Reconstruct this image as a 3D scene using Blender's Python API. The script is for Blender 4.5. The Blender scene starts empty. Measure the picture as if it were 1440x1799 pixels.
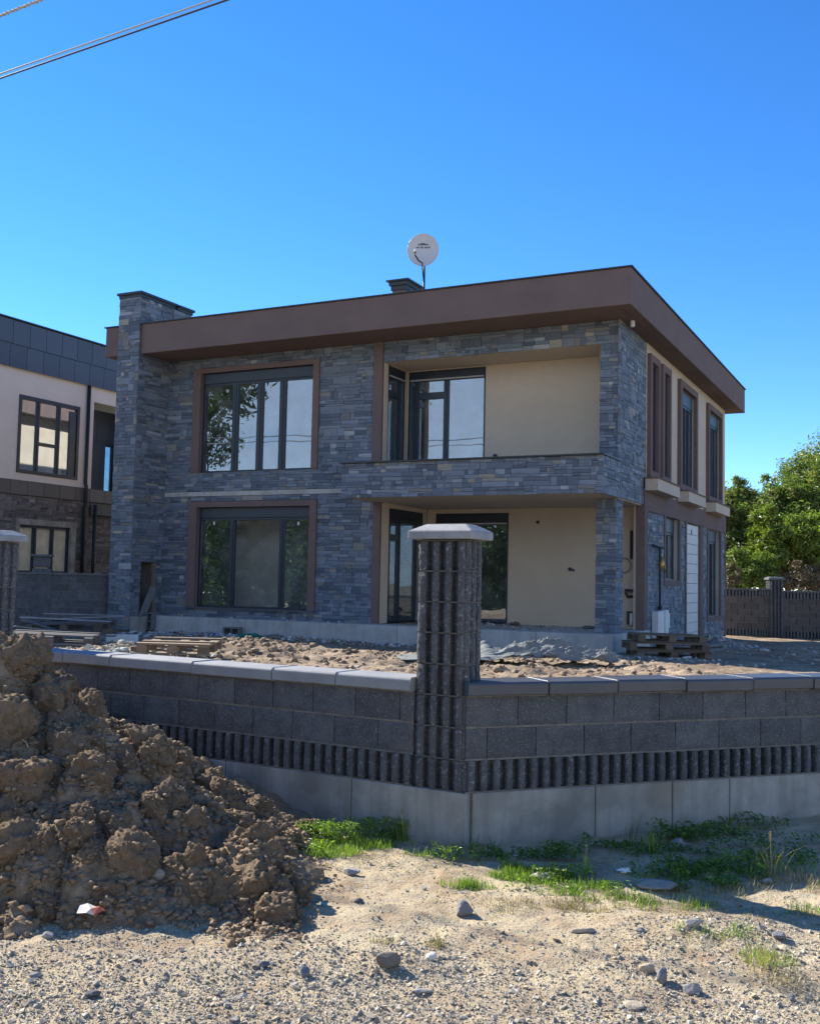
import bpy, bmesh, math, random
import numpy as np
from mathutils import Vector, Matrix

R = math.radians
random.seed(7)
rng = np.random.default_rng(11)
scene = bpy.context.scene
col = scene.collection

# ------------------------------------------------------------------ camera
F_PX, PITCH, ROLL = 1826.0, 0.0662712, 0.02086569
CAM = Vector((0.0, 0.0, 1.6))
_cp, _sp, _cr, _sr = math.cos(PITCH), math.sin(PITCH), math.cos(ROLL), math.sin(ROLL)
_right = Vector((1, 0, 0)); _fwd = Vector((0, _cp, _sp)); _up = Vector((0, -_sp, _cp))
C_R = _cr * _right + _sr * _up
C_U = -_sr * _right + _cr * _up
cd = bpy.data.cameras.new('camera')
cd.sensor_fit = 'HORIZONTAL'; cd.sensor_width = 36.0; cd.lens = 36.0 * F_PX / 1440.0
cd.clip_start = 0.1; cd.clip_end = 3000.0
cam = bpy.data.objects.new('camera', cd); col.objects.link(cam)
rot = Matrix((C_R, C_U, -_fwd)).transposed().to_4x4()
cam.matrix_world = Matrix.Translation(CAM) @ rot
scene.camera = cam

# ------------------------------------------------------------------ world, sun, exposure
SUN_AZ = R(-50.0)      # clockwise from +Y: behind the house, to the left
SUN_EL = R(34.0)
world = bpy.data.worlds.new('World'); scene.world = world; world.use_nodes = True
wn = world.node_tree; wn.nodes.clear()
out = wn.nodes.new('ShaderNodeOutputWorld'); bg = wn.nodes.new('ShaderNodeBackground')
sky = wn.nodes.new('ShaderNodeTexSky'); sky.sky_type = 'NISHITA'; sky.sun_disc = False
sky.sun_elevation = SUN_EL; sky.sun_rotation = SUN_AZ % (2 * math.pi)
sky.air_density = 0.85; sky.dust_density = 0.0; sky.ozone_density = 4.0; sky.altitude = 1500
bg.inputs['Strength'].default_value = SKY_STRENGTH = 0.102
# scattered fair weather cloud low over the horizon on the street side (seen mirrored in the windows)
tc = wn.nodes.new('ShaderNodeTexCoord')
sep = wn.nodes.new('ShaderNodeSeparateXYZ'); wn.links.new(tc.outputs['Generated'], sep.inputs[0])
nz = wn.nodes.new('ShaderNodeTexNoise'); nz.inputs['Scale'].default_value = 2.2; nz.inputs['Detail'].default_value = 6; nz.inputs['Roughness'].default_value = .58
mp = wn.nodes.new('ShaderNodeMapping'); mp.inputs['Scale'].default_value = (1, 1, 3.0)
wn.links.new(tc.outputs['Generated'], mp.inputs[0]); wn.links.new(mp.outputs[0], nz.inputs['Vector'])
def wmath(op, a, b, clamp=False):
    n = wn.nodes.new('ShaderNodeMath'); n.operation = op; n.use_clamp = clamp
    for i, v in enumerate((a, b)):
        if isinstance(v, (int, float)): n.inputs[i].default_value = v
        else: wn.links.new(v, n.inputs[i])
    return n.outputs[0]
def wramp(v, a, b):
    n = wn.nodes.new('ShaderNodeMapRange'); n.interpolation_type = 'SMOOTHSTEP'
    wn.links.new(v, n.inputs['Value']); n.inputs['From Min'].default_value = a; n.inputs['From Max'].default_value = b
    return n.outputs['Result']
behind = wramp(sep.outputs['Y'], 0.1, -0.45)
low = wramp(sep.outputs['Z'], 0.75, 0.12)
cover = wramp(wmath('ADD', nz.outputs['Fac'], wmath('MULTIPLY', low, 0.22)), 0.50, 0.68)
cm = wmath('MULTIPLY', wmath('MULTIPLY', behind, low), cover, True)
cmix = wn.nodes.new('ShaderNodeMixRGB'); wn.links.new(wmath('MULTIPLY', cm, 0.8), cmix.inputs['Fac'])
hsv = wn.nodes.new('ShaderNodeHueSaturation'); hsv.inputs['Saturation'].default_value = 1.24; hsv.inputs['Hue'].default_value = .505; hsv.inputs['Value'].default_value = 1.0
wn.links.new(sky.outputs[0], hsv.inputs['Color'])
wn.links.new(hsv.outputs[0], cmix.inputs['Color1']); cmix.inputs['Color2'].default_value = (4.2, 4.9, 5.9, 1)
wn.links.new(cmix.outputs[0], bg.inputs['Color']); wn.links.new(bg.outputs[0], out.inputs[0])

sd = bpy.data.lights.new('sun', 'SUN'); sd.energy = 4.1; sd.angle = R(0.53); sd.color = (1.0, 0.94, 0.84)
sun = bpy.data.objects.new('sun', sd); col.objects.link(sun)
sdir = Vector((math.sin(SUN_AZ) * math.cos(SUN_EL), math.cos(SUN_AZ) * math.cos(SUN_EL), math.sin(SUN_EL)))
sun.rotation_euler = sdir.to_track_quat('Z', 'Y').to_euler(); sun.location = (-20, 20, 20)

vs = scene.view_settings
scene.display_settings.display_device = 'sRGB'
vs.view_transform = 'Standard'; vs.look = 'None'; vs.gamma = 1.0; vs.use_curve_mapping = False
vs.exposure = 1.46
scene.render.engine = 'CYCLES'
scene.cycles.max_bounces = 8; scene.cycles.transparent_max_bounces = 12

# ------------------------------------------------------------------ placing helpers
def ray(x, y):
    return ((x - 720.0) * C_R - (y - 899.5) * C_U) / F_PX + _fwd
def gp(x, y, z=0.0):
    """the point at height z seen in the direction of pixel x, y of the photograph"""
    r = ray(x, y); t = (z - CAM.z) / r.z
    return CAM + r * t

# ------------------------------------------------------------------ noise (numpy)
def _h(ix, iy, iz=0, seed=0):
    n = (ix.astype(np.int64) * 374761393 + iy.astype(np.int64) * 668265263 + np.asarray(iz).astype(np.int64) * 2147483647 + seed * 1274126177) & 0xffffffff
    n = ((n ^ (n >> 13)) * 1274126177) & 0xffffffff
    n = ((n ^ (n >> 16)) * 2246822519) & 0xffffffff
    return ((n ^ (n >> 15)) & 0xffffff) / float(0xffffff)
def vn2(x, y, seed=0):
    ix = np.floor(x); iy = np.floor(y); fx = x - ix; fy = y - iy
    fx = fx * fx * fx * (fx * (fx * 6 - 15) + 10); fy = fy * fy * fy * (fy * (fy * 6 - 15) + 10)
    a = _h(ix, iy, 0, seed); b = _h(ix + 1, iy, 0, seed); c = _h(ix, iy + 1, 0, seed); d = _h(ix + 1, iy + 1, 0, seed)
    return ((a * (1 - fx) + b * fx) * (1 - fy) + (c * (1 - fx) + d * fx) * fy) * 2 - 1
def fbm2(x, y, oct=4, seed=0, gain=.5):
    s = 0; a = 1; t = 0
    for o in range(oct):
        s = s + a * vn2(x * 2 ** o + 17.3 * o, y * 2 ** o - 9.1 * o, seed + o); t += a; a *= gain
    return s / t
def vn3(x, y, z, seed=0):
    ix = np.floor(x); iy = np.floor(y); iz = np.floor(z)
    f = [v - i for v, i in ((x, ix), (y, iy), (z, iz))]; f = [v * v * (3 - 2 * v) for v in f]
    r = 0
    for dx in (0, 1):
        for dy in (0, 1):
            for dz in (0, 1):
                w = (f[0] if dx else 1 - f[0]) * (f[1] if dy else 1 - f[1]) * (f[2] if dz else 1 - f[2])
                r = r + w * _h(ix + dx, iy + dy, iz + dz, seed)
    return r * 2 - 1
def fbm3(x, y, z, oct=3, seed=0, gain=.5):
    s = 0; a = 1; t = 0
    for o in range(oct):
        s = s + a * vn3(x * 2 ** o + 5.2 * o, y * 2 ** o, z * 2 ** o + 3.3 * o, seed + o); t += a; a *= gain
    return s / t
def domes(x, y, cell, seed=0, rmin=.35, rmax=.75):
    """heights (0..1, times cell) of lumps scattered one per cell: broken soil"""
    gx = x / cell; gy = y / cell; ix = np.floor(gx); iy = np.floor(gy); best = np.zeros_like(x)
    for dx in (-1, 0, 1):
        for dy in (-1, 0, 1):
            cx = ix + dx; cy = iy + dy
            px = cx + .5 + (_h(cx, cy, 1, seed) - .5) * .8; py = cy + .5 + (_h(cx, cy, 2, seed) - .5) * .8
            r = rmin + (rmax - rmin) * _h(cx, cy, 3, seed); e = .7 + .6 * _h(cx, cy, 4, seed)
            d2 = ((gx - px) ** 2 * e + (gy - py) ** 2 / e) / (r * r)
            h = np.clip(1 - d2, 0, 1) ** .5 * r * (.5 + .7 * _h(cx, cy, 5, seed))
            best = np.maximum(best, h)
    return best * cell

# ------------------------------------------------------------------ mesh helpers
def mesh_np(name, verts, faces, tint=None, smooth=False):
    """faces: (n,3) or (n,4) int array"""
    me = bpy.data.meshes.new(name)
    verts = np.ascontiguousarray(verts, dtype=np.float32); faces = np.ascontiguousarray(faces, dtype=np.int32)
    k = faces.shape[1]; n = len(faces)
    me.vertices.add(len(verts)); me.vertices.foreach_set('co', verts.ravel())
    me.loops.add(n * k); me.loops.foreach_set('vertex_index', faces.ravel())
    me.polygons.add(n); me.polygons.foreach_set('loop_start', np.arange(0, n * k, k, dtype=np.int32))
    me.polygons.foreach_set('loop_total', np.full(n, k, dtype=np.int32))
    if tint is not None:
        at = me.attributes.new('tint', 'FLOAT_COLOR', 'FACE')
        c = np.ones((n, 4), dtype=np.float32); c[:, :3] = tint; at.data.foreach_set('color', c.ravel())
    me.update(calc_edges=True); me.validate()
    me.polygons.foreach_set('use_smooth', np.full(n, bool(smooth)))
    return me
def link(name, me, m=None, parent=None, loc=None, rotz=None):
    o = bpy.data.objects.new(name, me); col.objects.link(o)
    if m is not None and me is not None and not me.materials: me.materials.append(m)
    if parent is not None: o.parent = parent
    if loc is not None: o.location = loc
    if rotz is not None: o.rotation_euler = (0, 0, rotz)
    return o
def tag(o, label=None, cat=None, group=None, kind=None):
    if label: o['label'] = label
    if cat: o['category'] = cat
    if group: o['group'] = group
    if kind: o['kind'] = kind
    return o
def empty(name, loc=(0, 0, 0), rotz=0.0, label=None, cat=None, group=None):
    o = bpy.data.objects.new(name, None); col.objects.link(o); o.location = loc; o.rotation_euler = (0, 0, rotz)
    o.empty_display_size = .2
    return tag(o, label, cat, group)
def copy_thing(o, parent=None):
    c = o.copy(); col.objects.link(c)
    if parent is not None: c.parent = parent
    for ch in list(o.children): copy_thing(ch, c)
    return c

class MB:
    """collects quads and boxes, builds ONE mesh object"""
    def __init__(s): s.v = []; s.f = []; s.t = []
    def quadlist(s, vs, fs, tint=(1, 1, 1)):
        b = len(s.v); s.v += [tuple(p) for p in vs]
        for f in fs: s.f.append(tuple(i + b for i in f)); s.t.append(tint)
    def box(s, x0, x1, y0, y1, z0, z1, tint=(1, 1, 1), M=None):
        if x0 > x1: x0, x1 = x1, x0
        if y0 > y1: y0, y1 = y1, y0
        if z0 > z1: z0, z1 = z1, z0
        vs = [Vector(p) for p in ((x0, y0, z0), (x1, y0, z0), (x1, y1, z0), (x0, y1, z0), (x0, y0, z1), (x1, y0, z1), (x1, y1, z1), (x0, y1, z1))]
        if M is not None: vs = [M @ p for p in vs]
        s.quadlist(vs, [(0, 3, 2, 1), (4, 5, 6, 7), (0, 1, 5, 4), (1, 2, 6, 5), (2, 3, 7, 6), (3, 0, 4, 7)], tint)
        return s
    def tube(s, pts, r, n=8, tint=(1, 1, 1), cap=True):
        pts = [Vector(p) for p in pts]; rr = r if isinstance(r, (list, tuple)) else [r] * len(pts)
        b = len(s.v)
        for i, p in enumerate(pts):
            d = (pts[min(i + 1, len(pts) - 1)] - pts[max(i - 1, 0)]).normalized()
            a = d.orthogonal().normalized() if abs(d.z) > .95 else d.cross(Vector((0, 0, 1))).normalized()
            c = d.cross(a)
            for k in range(n):
                t = 2 * math.pi * k / n; s.v.append(tuple(p + (a * math.cos(t) + c * math.sin(t)) * rr[i]))
        for i in range(len(pts) - 1):
            for k in range(n):
                k2 = (k + 1) % n; s.f.append((b + i * n + k, b + i * n + k2, b + (i + 1) * n + k2, b + (i + 1) * n + k)); s.t.append(tint)
        if cap:
            s.f.append(tuple(b + k for k in range(n))[::-1]); s.t.append(tint)
            s.f.append(tuple(b + (len(pts) - 1) * n + k for k in range(n))); s.t.append(tint)
        return s
    def mesh(s, name, smooth=False, fix=True, bevel=0):
        me = bpy.data.meshes.new(name); me.from_pydata(s.v, [], s.f)
        at = me.attributes.new('tint', 'FLOAT_COLOR', 'FACE')
        c = np.ones((len(s.f), 4), dtype=np.float32); c[:, :3] = np.array(s.t).reshape(-1, 3); at.data.foreach_set('color', c.ravel())
        if bevel or fix:
            bm = bmesh.new(); bm.from_mesh(me)
            if bevel:
                bmesh.ops.bevel(bm, geom=bm.edges[:], offset=bevel, segments=1, affect='EDGES', profile=.5, clamp_overlap=True)
            bmesh.ops.recalc_face_normals(bm, faces=bm.faces); bm.to_mesh(me); bm.free()
        if smooth: me.polygons.foreach_set('use_smooth', [True] * len(me.polygons))
        me.update(); return me
    def build(s, name, m, parent=None, loc=None, rotz=None, smooth=False, bevel=0, fix=True):
        return link(name, s.mesh(name, smooth, fix, bevel), m, parent, loc, rotz)

# ------------------------------------------------------------------ materials
def mat(name, base, rough=.85, var=None, var2=None, bump=None, bump2=None, tint=False, speck=None, spec=.3, metallic=0.0, streak=None, emis=None, coat=0):
    """var: (scale, other colour, from, to); bump: (scale, strength, distance); speck: (scale, colour, threshold)"""
    m = bpy.data.materials.new(name); m.use_nodes = True; t = m.node_tree; N = t.nodes; L = t.links
    p = N['Principled BSDF']; p.inputs['Roughness'].default_value = rough; p.inputs['Specular IOR Level'].default_value = spec
    p.inputs['Metallic'].default_value = metallic
    tcn = N.new('ShaderNodeTexCoord'); vec = tcn.outputs['Object']
    rgb = N.new('ShaderNodeRGB'); rgb.outputs[0].default_value = (*base, 1); c = rgb.outputs[0]
    def noise(scale, detail=5, rough_=.6, v=None):
        n = N.new('ShaderNodeTexNoise'); n.inputs['Scale'].default_value = scale; n.inputs['Detail'].default_value = detail
        n.inputs['Roughness'].default_value = rough_; L.new(v if v is not None else vec, n.inputs['Vector']); return n.outputs['Fac']
    def mr(v, a, b):
        n = N.new('ShaderNodeMapRange'); L.new(v, n.inputs['Value']); n.inputs['From Min'].default_value = a; n.inputs['From Max'].default_value = b; return n.outputs['Result']
    def mix(f, a, b, mode='MIX'):
        n = N.new('ShaderNodeMixRGB'); n.blend_type = mode
        for i, v in enumerate((f, a, b)):
            if isinstance(v, tuple): n.inputs[i].default_value = (*v, 1)
            elif isinstance(v, (int, float)): n.inputs[i].default_value = v
            else: L.new(v, n.inputs[i])
        return n.outputs[0]
    if tint:
        a = N.new('ShaderNodeAttribute'); a.attribute_name = 'tint'; c = mix(1.0, c, a.outputs['Color'], 'MULTIPLY')
    if var: c = mix(mr(noise(var[0]), var[2], var[3]), c, var[1])
    if var2: c = mix(mr(noise(var2[0]), var2[2], var2[3]), c, var2[1])
    if streak:
        mpn = N.new('ShaderNodeMapping'); mpn.inputs['Scale'].default_value = streak[0]; L.new(vec, mpn.inputs[0])
        c = mix(mr(noise(1.0, 6, .65, mpn.outputs[0]), streak[2], streak[3]), c, streak[1])
    if speck:
        v = N.new('ShaderNodeTexVoronoi'); v.inputs['Scale'].default_value = speck[0]; L.new(vec, v.inputs['Vector'])
        sp = N.new('ShaderNodeSeparateColor'); L.new(v.outputs['Color'], sp.inputs[0])
        g1 = N.new('ShaderNodeMath'); g1.operation = 'GREATER_THAN'; L.new(sp.outputs[0], g1.inputs[0]); g1.inputs[1].default_value = speck[2]
        g2 = N.new('ShaderNodeMath'); g2.operation = 'LESS_THAN'; L.new(v.outputs['Distance'], g2.inputs[0]); g2.inputs[1].default_value = .32
        g3 = N.new('ShaderNodeMath'); g3.operation = 'MULTIPLY'; L.new(g1.outputs[0], g3.inputs[0]); L.new(g2.outputs[0], g3.inputs[1])
        c = mix(g3.outputs[0], c, speck[1])
    L.new(c, p.inputs['Base Color'])
    nrm = None
    for b in (bump, bump2):
        if b:
            bn = N.new('ShaderNodeBump'); bn.inputs['Strength'].default_value = b[1]; bn.inputs['Distance'].default_value = b[2]
            L.new(noise(b[0], 8, .62), bn.inputs['Height'])
            if nrm is not None: L.new(nrm, bn.inputs['Normal'])
            nrm = bn.outputs[0]
    if nrm is not None: L.new(nrm, p.inputs['Normal'])
    return m

M = {}
M['slate'] = mat('slate_stone', (1, 1, 1), .7, tint=True, streak=((3, 3, 26), (.05, .06, .08), .52, .95), bump=(28, .6, .012), bump2=(120, .4, .004), spec=.35)
M['stucco'] = mat('brown_stucco', (.165, .118, .105), .9, var=(1.3, (.14, .10, .09), .4, .7), bump=(160, .5, .004))
M['cream'] = mat('cream_render', (.53, .445, .345), .9, var=(.8, (.46, .39, .30), .42, .72), var2=(5, (.49, .415, .32), .45, .7), bump=(180, .5, .004), bump2=(5, .3, .01))
M['cap'] = mat('cap_concrete', (.27, .275, .28), .7, var=(7, (.17, .175, .18), .42, .7), var2=(28, (.34, .345, .345), .5, .8), bump=(50, .5, .006))
M['plinth'] = mat('plinth_concrete', (.43, .42, .385), .85, var=(2.3, (.30, .29, .265), .42, .7), var2=(6, (.36, .34, .30), .5, .8), bump=(20, .5, .01), streak=((9, 9, .8), (.25, .24, .21), .55, .85))
M['dark_mortar'] = mat('dark_mortar', (.12, .115, .105), .95, var=(9, (.08, .08, .075), .4, .7), bump=(60, .6, .008))
M['mortar'] = mat('mortar', (.19, .175, .15), .95, var=(9, (.12, .11, .095), .4, .7), bump=(60, .6, .008))
M['concrete'] = mat('cast_concrete', (.35, .335, .295), .85, var=(2.3, (.185, .175, .155), .38, .66), var2=(1.1, (.30, .25, .18), .60, .85), streak=((11, 11, .9), (.20, .19, .165), .46, .78), bump=(14, .35, .01), bump2=(120, .5, .004))
M['block'] = mat('split_face_block', (.100, .103, .106), .8, tint=True, var=(6, (.055, .058, .064), .4, .7), var2=(95, (.21, .215, .22), .55, .72), speck=(140, (.30, .30, .30), .93), streak=((2.5, 2.5, 1.3), (.15, .152, .148), .60, .88), bump=(55, .9, .012), bump2=(210, .7, .004), spec=.35)
M['rib'] = mat('ribbed_block', (.088, .092, .097), .75, tint=True, var=(8, (.055, .058, .064), .4, .7), var2=(50, (.27, .275, .28), .56, .72), speck=(140, (.36, .36, .36), .94), bump=(50, .8, .010), bump2=(190, .7, .004), spec=.4)
M['coping'] = mat('coping_concrete', (.33, .34, .35), .7, var=(5, (.25, .26, .27), .4, .75), bump=(70, .35, .004), streak=((3, 3, 3), (.42, .42, .42), .6, .85))
M['coping_dark'] = mat('coping_dark', (.085, .09, .098), .6, tint=True, var=(4, (.13, .135, .14), .5, .8), bump=(70, .35, .004), spec=.45)
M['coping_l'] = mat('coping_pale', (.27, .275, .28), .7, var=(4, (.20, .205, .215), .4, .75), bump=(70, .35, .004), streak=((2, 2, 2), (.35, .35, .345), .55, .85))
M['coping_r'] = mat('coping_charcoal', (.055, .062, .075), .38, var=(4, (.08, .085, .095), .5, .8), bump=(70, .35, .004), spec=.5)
M['alu'] = mat('anthracite_aluminium', (.016, .024, .036), .42, var=(2, (.022, .031, .044), .4, .7), spec=.5)
M['shutter'] = mat('shutter_box_metal', (.03, .042, .058), .45, spec=.5)
M['steel_trim'] = mat('pale_trim', (.36, .37, .38), .4, spec=.5)
M['dark_metal'] = mat('dark_sheet_metal', (.02, .024, .026), .45, bump=(20, .1, .01), spec=.5)
M['sticker'] = mat('paper_sticker', (.6, .6, .58), .6)
M['plaster'] = mat('interior_plaster', (.42, .39, .34), .9, var=(1, (.33, .30, .27), .4, .7), bump=(40, .3, .005))
M['intfloor'] = mat('interior_screed', (.22, .20, .18), .9)
M['pvc'] = mat('white_plastic', (.62, .62, .60), .5, var=(9, (.5, .5, .47), .5, .8))
M['doorwhite'] = mat('white_door_panel', (.62, .61, .57), .55, var=(3, (.54, .53, .49), .45, .75))
M['pipe'] = mat('dark_pipe', (.02, .022, .026), .5)
M['brass'] = mat('brass_valve', (.45, .27, .09), .4, metallic=.6)
M['wood'] = mat('weathered_wood', (.20, .155, .11), .85, tint=True, streak=((4, 40, 40), (.10, .08, .06), .45, .8), bump=(60, .5, .004))
M['greywood'] = mat('grey_board', (.15, .15, .15), .85, tint=True, streak=((3, 30, 30), (.09, .09, .09), .45, .8), bump=(60, .5, .004))
M['foam'] = mat('white_foam', (.66, .70, .68), .8, var=(7, (.5, .55, .53), .5, .8))
M['dish'] = mat('dish_paint', (.50, .50, .52), .45, spec=.4)
M['print'] = mat('dark_print', (.03, .035, .06), .6)
M['cable'] = mat('cable_sheath', (.42, .42, .42), .35, spec=.6)
M['cable_dark'] = mat('cable_black', (.035, .035, .045), .45, spec=.5)
M['clad'] = mat('slate_blue_cladding', (.060, .078, .105), .5, tint=True, bump=(3, .15, .02), spec=.4)
M['cladbrown'] = mat('grey_brown_cladding', (.105, .095, .085), .55, tint=True, spec=.4)
M['nwhite'] = mat('neighbour_render', (.66, .59, .52), .9, var=(.9, (.60, .53, .47), .4, .7), bump=(150, .4, .004))
M['nstone'] = mat('neighbour_stone', (1, 1, 1), .75, tint=True, streak=((3, 3, 22), (.05, .045, .045), .5, .9), bump=(30, .5, .01))
M['geotex'] = mat('geotextile', (.20, .21, .20), .95, var=(9, (.14, .15, .14), .45, .75), bump=(60, .5, .006), bump2=(300, .5, .002))
M['greenbag'] = mat('green_sack', (.02, .19, .14), .6, bump=(30, .5, .01))
M['bluebag'] = mat('blue_film', (.05, .13, .35), .5, bump=(30, .5, .01))
M['wrapper'] = mat('paper_wrapper', (.62, .58, .52), .6, tint=True, bump=(50, .3, .003))
M['whitechip'] = mat('white_rubbish', (.72, .72, .70), .6, bump=(40, .4, .004))
M['rubble'] = mat('rubble', (1, 1, 1), .9, tint=True, bump=(60, .5, .006))
M['gravel'] = mat('gravel_stone', (1, 1, 1), .8, tint=True, bump=(200, .5, .002))
M['rock'] = mat('rock', (1, 1, 1), .8, tint=True, var=(14, (.16, .15, .13), .5, .85), bump=(45, .8, .008), bump2=(200, .5, .002))
M['clay'] = mat('heap_clay', (.275, .195, .122), .95, var=(2.1, (.185, .128, .08), .42, .66), var2=(16, (.36, .275, .185), .48, .8), bump=(45, .8, .012), bump2=(150, .7, .006), spec=.15)
M['yardsoil'] = mat('yard_soil', (.32, .24, .16), .95, var=(1.1, (.20, .145, .095), .40, .58), var2=(5, (.45, .365, .265), .5, .8), bump=(16, .7, .03), bump2=(80, .7, .01), spec=.15)
M['street'] = mat('dusty_ground', (.50, .41, .262), .95, var=(2.4, (.34, .25, .155), .40, .60), var2=(11, (.42, .355, .25), .45, .68), speck=(170, (.25, .23, .20), .55), bump=(55, 1.0, .013), bump2=(230, .7, .003), spec=.15)
M['bark'] = mat('bark', (.09, .07, .05), .9, bump=(20, .7, .02))

def leafmat(name, sat=1.0, trans=.35):
    m = bpy.data.materials.new(name); m.use_nodes = True; t = m.node_tree; N = t.nodes; L = t.links; N.clear()
    o = N.new('ShaderNodeOutputMaterial'); a = N.new('ShaderNodeAttribute'); a.attribute_name = 'tint'
    d = N.new('ShaderNodeBsdfPrincipled'); d.inputs['Roughness'].default_value = .42; d.inputs['Specular IOR Level'].default_value = .45
    tr = N.new('ShaderNodeBsdfTranslucent'); mx = N.new('ShaderNodeMixShader'); mx.inputs[0].default_value = trans
    g = N.new('ShaderNodeMixRGB'); g.blend_type = 'MULTIPLY'; g.inputs[0].default_value = 1; g.inputs[2].default_value = (1.3, 1.5, .5, 1)
    L.new(a.outputs['Color'], d.inputs['Base Color']); L.new(a.outputs['Color'], g.inputs[1]); L.new(g.outputs[0], tr.inputs['Color'])
    L.new(d.outputs[0], mx.inputs[1]); L.new(tr.outputs[0], mx.inputs[2]); L.new(mx.outputs[0], o.inputs[0])
    return m
M['leaf'] = leafmat('foliage')
M['grassleaf'] = leafmat('grass_blades', trans=.4)
M['dryleaf'] = leafmat('dry_vegetation', trans=.15)

def glassmat(name, refl, tintc=(.75, .82, .85), ripple=.0):
    """coated double glazing: a share is mirrored, the rest looks through"""
    m = bpy.data.materials.new(name); m.use_nodes = True; t = m.node_tree; N = t.nodes; L = t.links; N.clear()
    o = N.new('ShaderNodeOutputMaterial'); g = N.new('ShaderNodeBsdfGlossy'); g.inputs['Roughness'].default_value = 0.0; g.inputs['Color'].default_value = (.86, .93, 1.0, 1)
    tr = N.new('ShaderNodeBsdfTransparent'); tr.inputs[0].default_value = (*tintc, 1)
    lf = N.new('ShaderNodeLayerWeight'); lf.inputs[0].default_value = .5; lw = N.new('ShaderNodeMath'); lw.operation = 'POWER'; lw.inputs[1].default_value = 4.0; L.new(lf.outputs['Facing'], lw.inputs[0])
    ad = N.new('ShaderNodeMath'); ad.operation = 'ADD'; ad.use_clamp = True; ad.inputs[1].default_value = refl; L.new(lw.outputs[0], ad.inputs[0])
    mx = N.new('ShaderNodeMixShader'); L.new(ad.outputs[0], mx.inputs[0]); L.new(tr.outputs[0], mx.inputs[1]); L.new(g.outputs[0], mx.inputs[2])
    tcn = N.new('ShaderNodeTexCoord'); n = N.new('ShaderNodeTexNoise'); n.inputs['Scale'].default_value = 1.6; n.inputs['Detail'].default_value = 1; L.new(tcn.outputs['Object'], n.inputs['Vector'])
    b = N.new('ShaderNodeBump'); b.inputs['Strength'].default_value = .25; b.inputs['Distance'].default_value = ripple; L.new(n.outputs['Fac'], b.inputs['Height']); L.new(b.outputs[0], g.inputs['Normal'])
    
    df = N.new('ShaderNodeBsdfDiffuse'); df.inputs[0].default_value = (.45, .43, .39, 1); n2 = N.new('ShaderNodeTexNoise'); n2.inputs['Scale'].default_value = 2.6; n2.inputs['Detail'].default_value = 7; L.new(tcn.outputs['Object'], n2.inputs['Vector'])
    mrn = N.new('ShaderNodeMapRange'); L.new(n2.outputs['Fac'], mrn.inputs['Value']); mrn.inputs['From Min'].default_value = .4; mrn.inputs['From Max'].default_value = .8; mrn.inputs['To Min'].default_value = .015; mrn.inputs['To Max'].default_value = .16
    mx2 = N.new('ShaderNodeMixShader'); L.new(mrn.outputs['Result'], mx2.inputs[0]); L.new(mx.outputs[0], mx2.inputs[1]); L.new(df.outputs[0], mx2.inputs[2]); L.new(mx2.outputs[0], o.inputs[0]); return m
M['glass'] = glassmat('window_glass', .20, ripple=.006)
M['glass_clear'] = glassmat('clear_glass', .04, (.97, .98, .97), .003)
M['glass_n'] = glassmat('neighbour_window_glass', .42, ripple=.005)

# ================================================================== THE HOUSE
# house frame: local X to the right along the front, local Y into the depth, origin under the front right roof corner
HOUSE_LOC = Vector((4.2289, 20.0, 0.0)); HOUSE_ROT = -0.46494512
house = empty('house', HOUSE_LOC, HOUSE_ROT, 'two storey villa clad in grey slate with a brown roof band and open loggia', 'house')
HM = Matrix.Translation(HOUSE_LOC) @ Matrix.Rotation(HOUSE_ROT, 4, 'Z')

def fbox(mb, face, p0, a0, a1, d0, d1, z0, z1, tint=(1, 1, 1)):
    """box in wall coordinates: a along the wall, d outward from plane p0. face F looks towards -Y, S towards +X"""
    if face == 'F': mb.box(a0, a1, p0 - d0, p0 - d1, z0, z1, tint)
    else: mb.box(p0 + d0, p0 + d1, a0, a1, z0, z1, tint)
def wall(mb, face, p0, a0, a1, z0, z1, holes, d0, d1):
    """wall slab with rectangular openings, cut into vertical strips"""
    xs = sorted({a0, a1} | {min(max(h[i], a0), a1) for h in holes for i in (0, 1)})
    for l, r in zip(xs, xs[1:]):
        if r - l < 1e-4: continue
        m = (l + r) / 2; z = z0
        for h in sorted([h for h in holes if h[0] < m < h[1]], key=lambda h: h[2]):
            if h[2] > z + 1e-4: fbox(mb, face, p0, l, r, d0, d1, z, h[2])
            z = max(z, h[3])
        if z < z1 - 1e-4: fbox(mb, face, p0, l, r, d0, d1, z, z1)
    return mb

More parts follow.
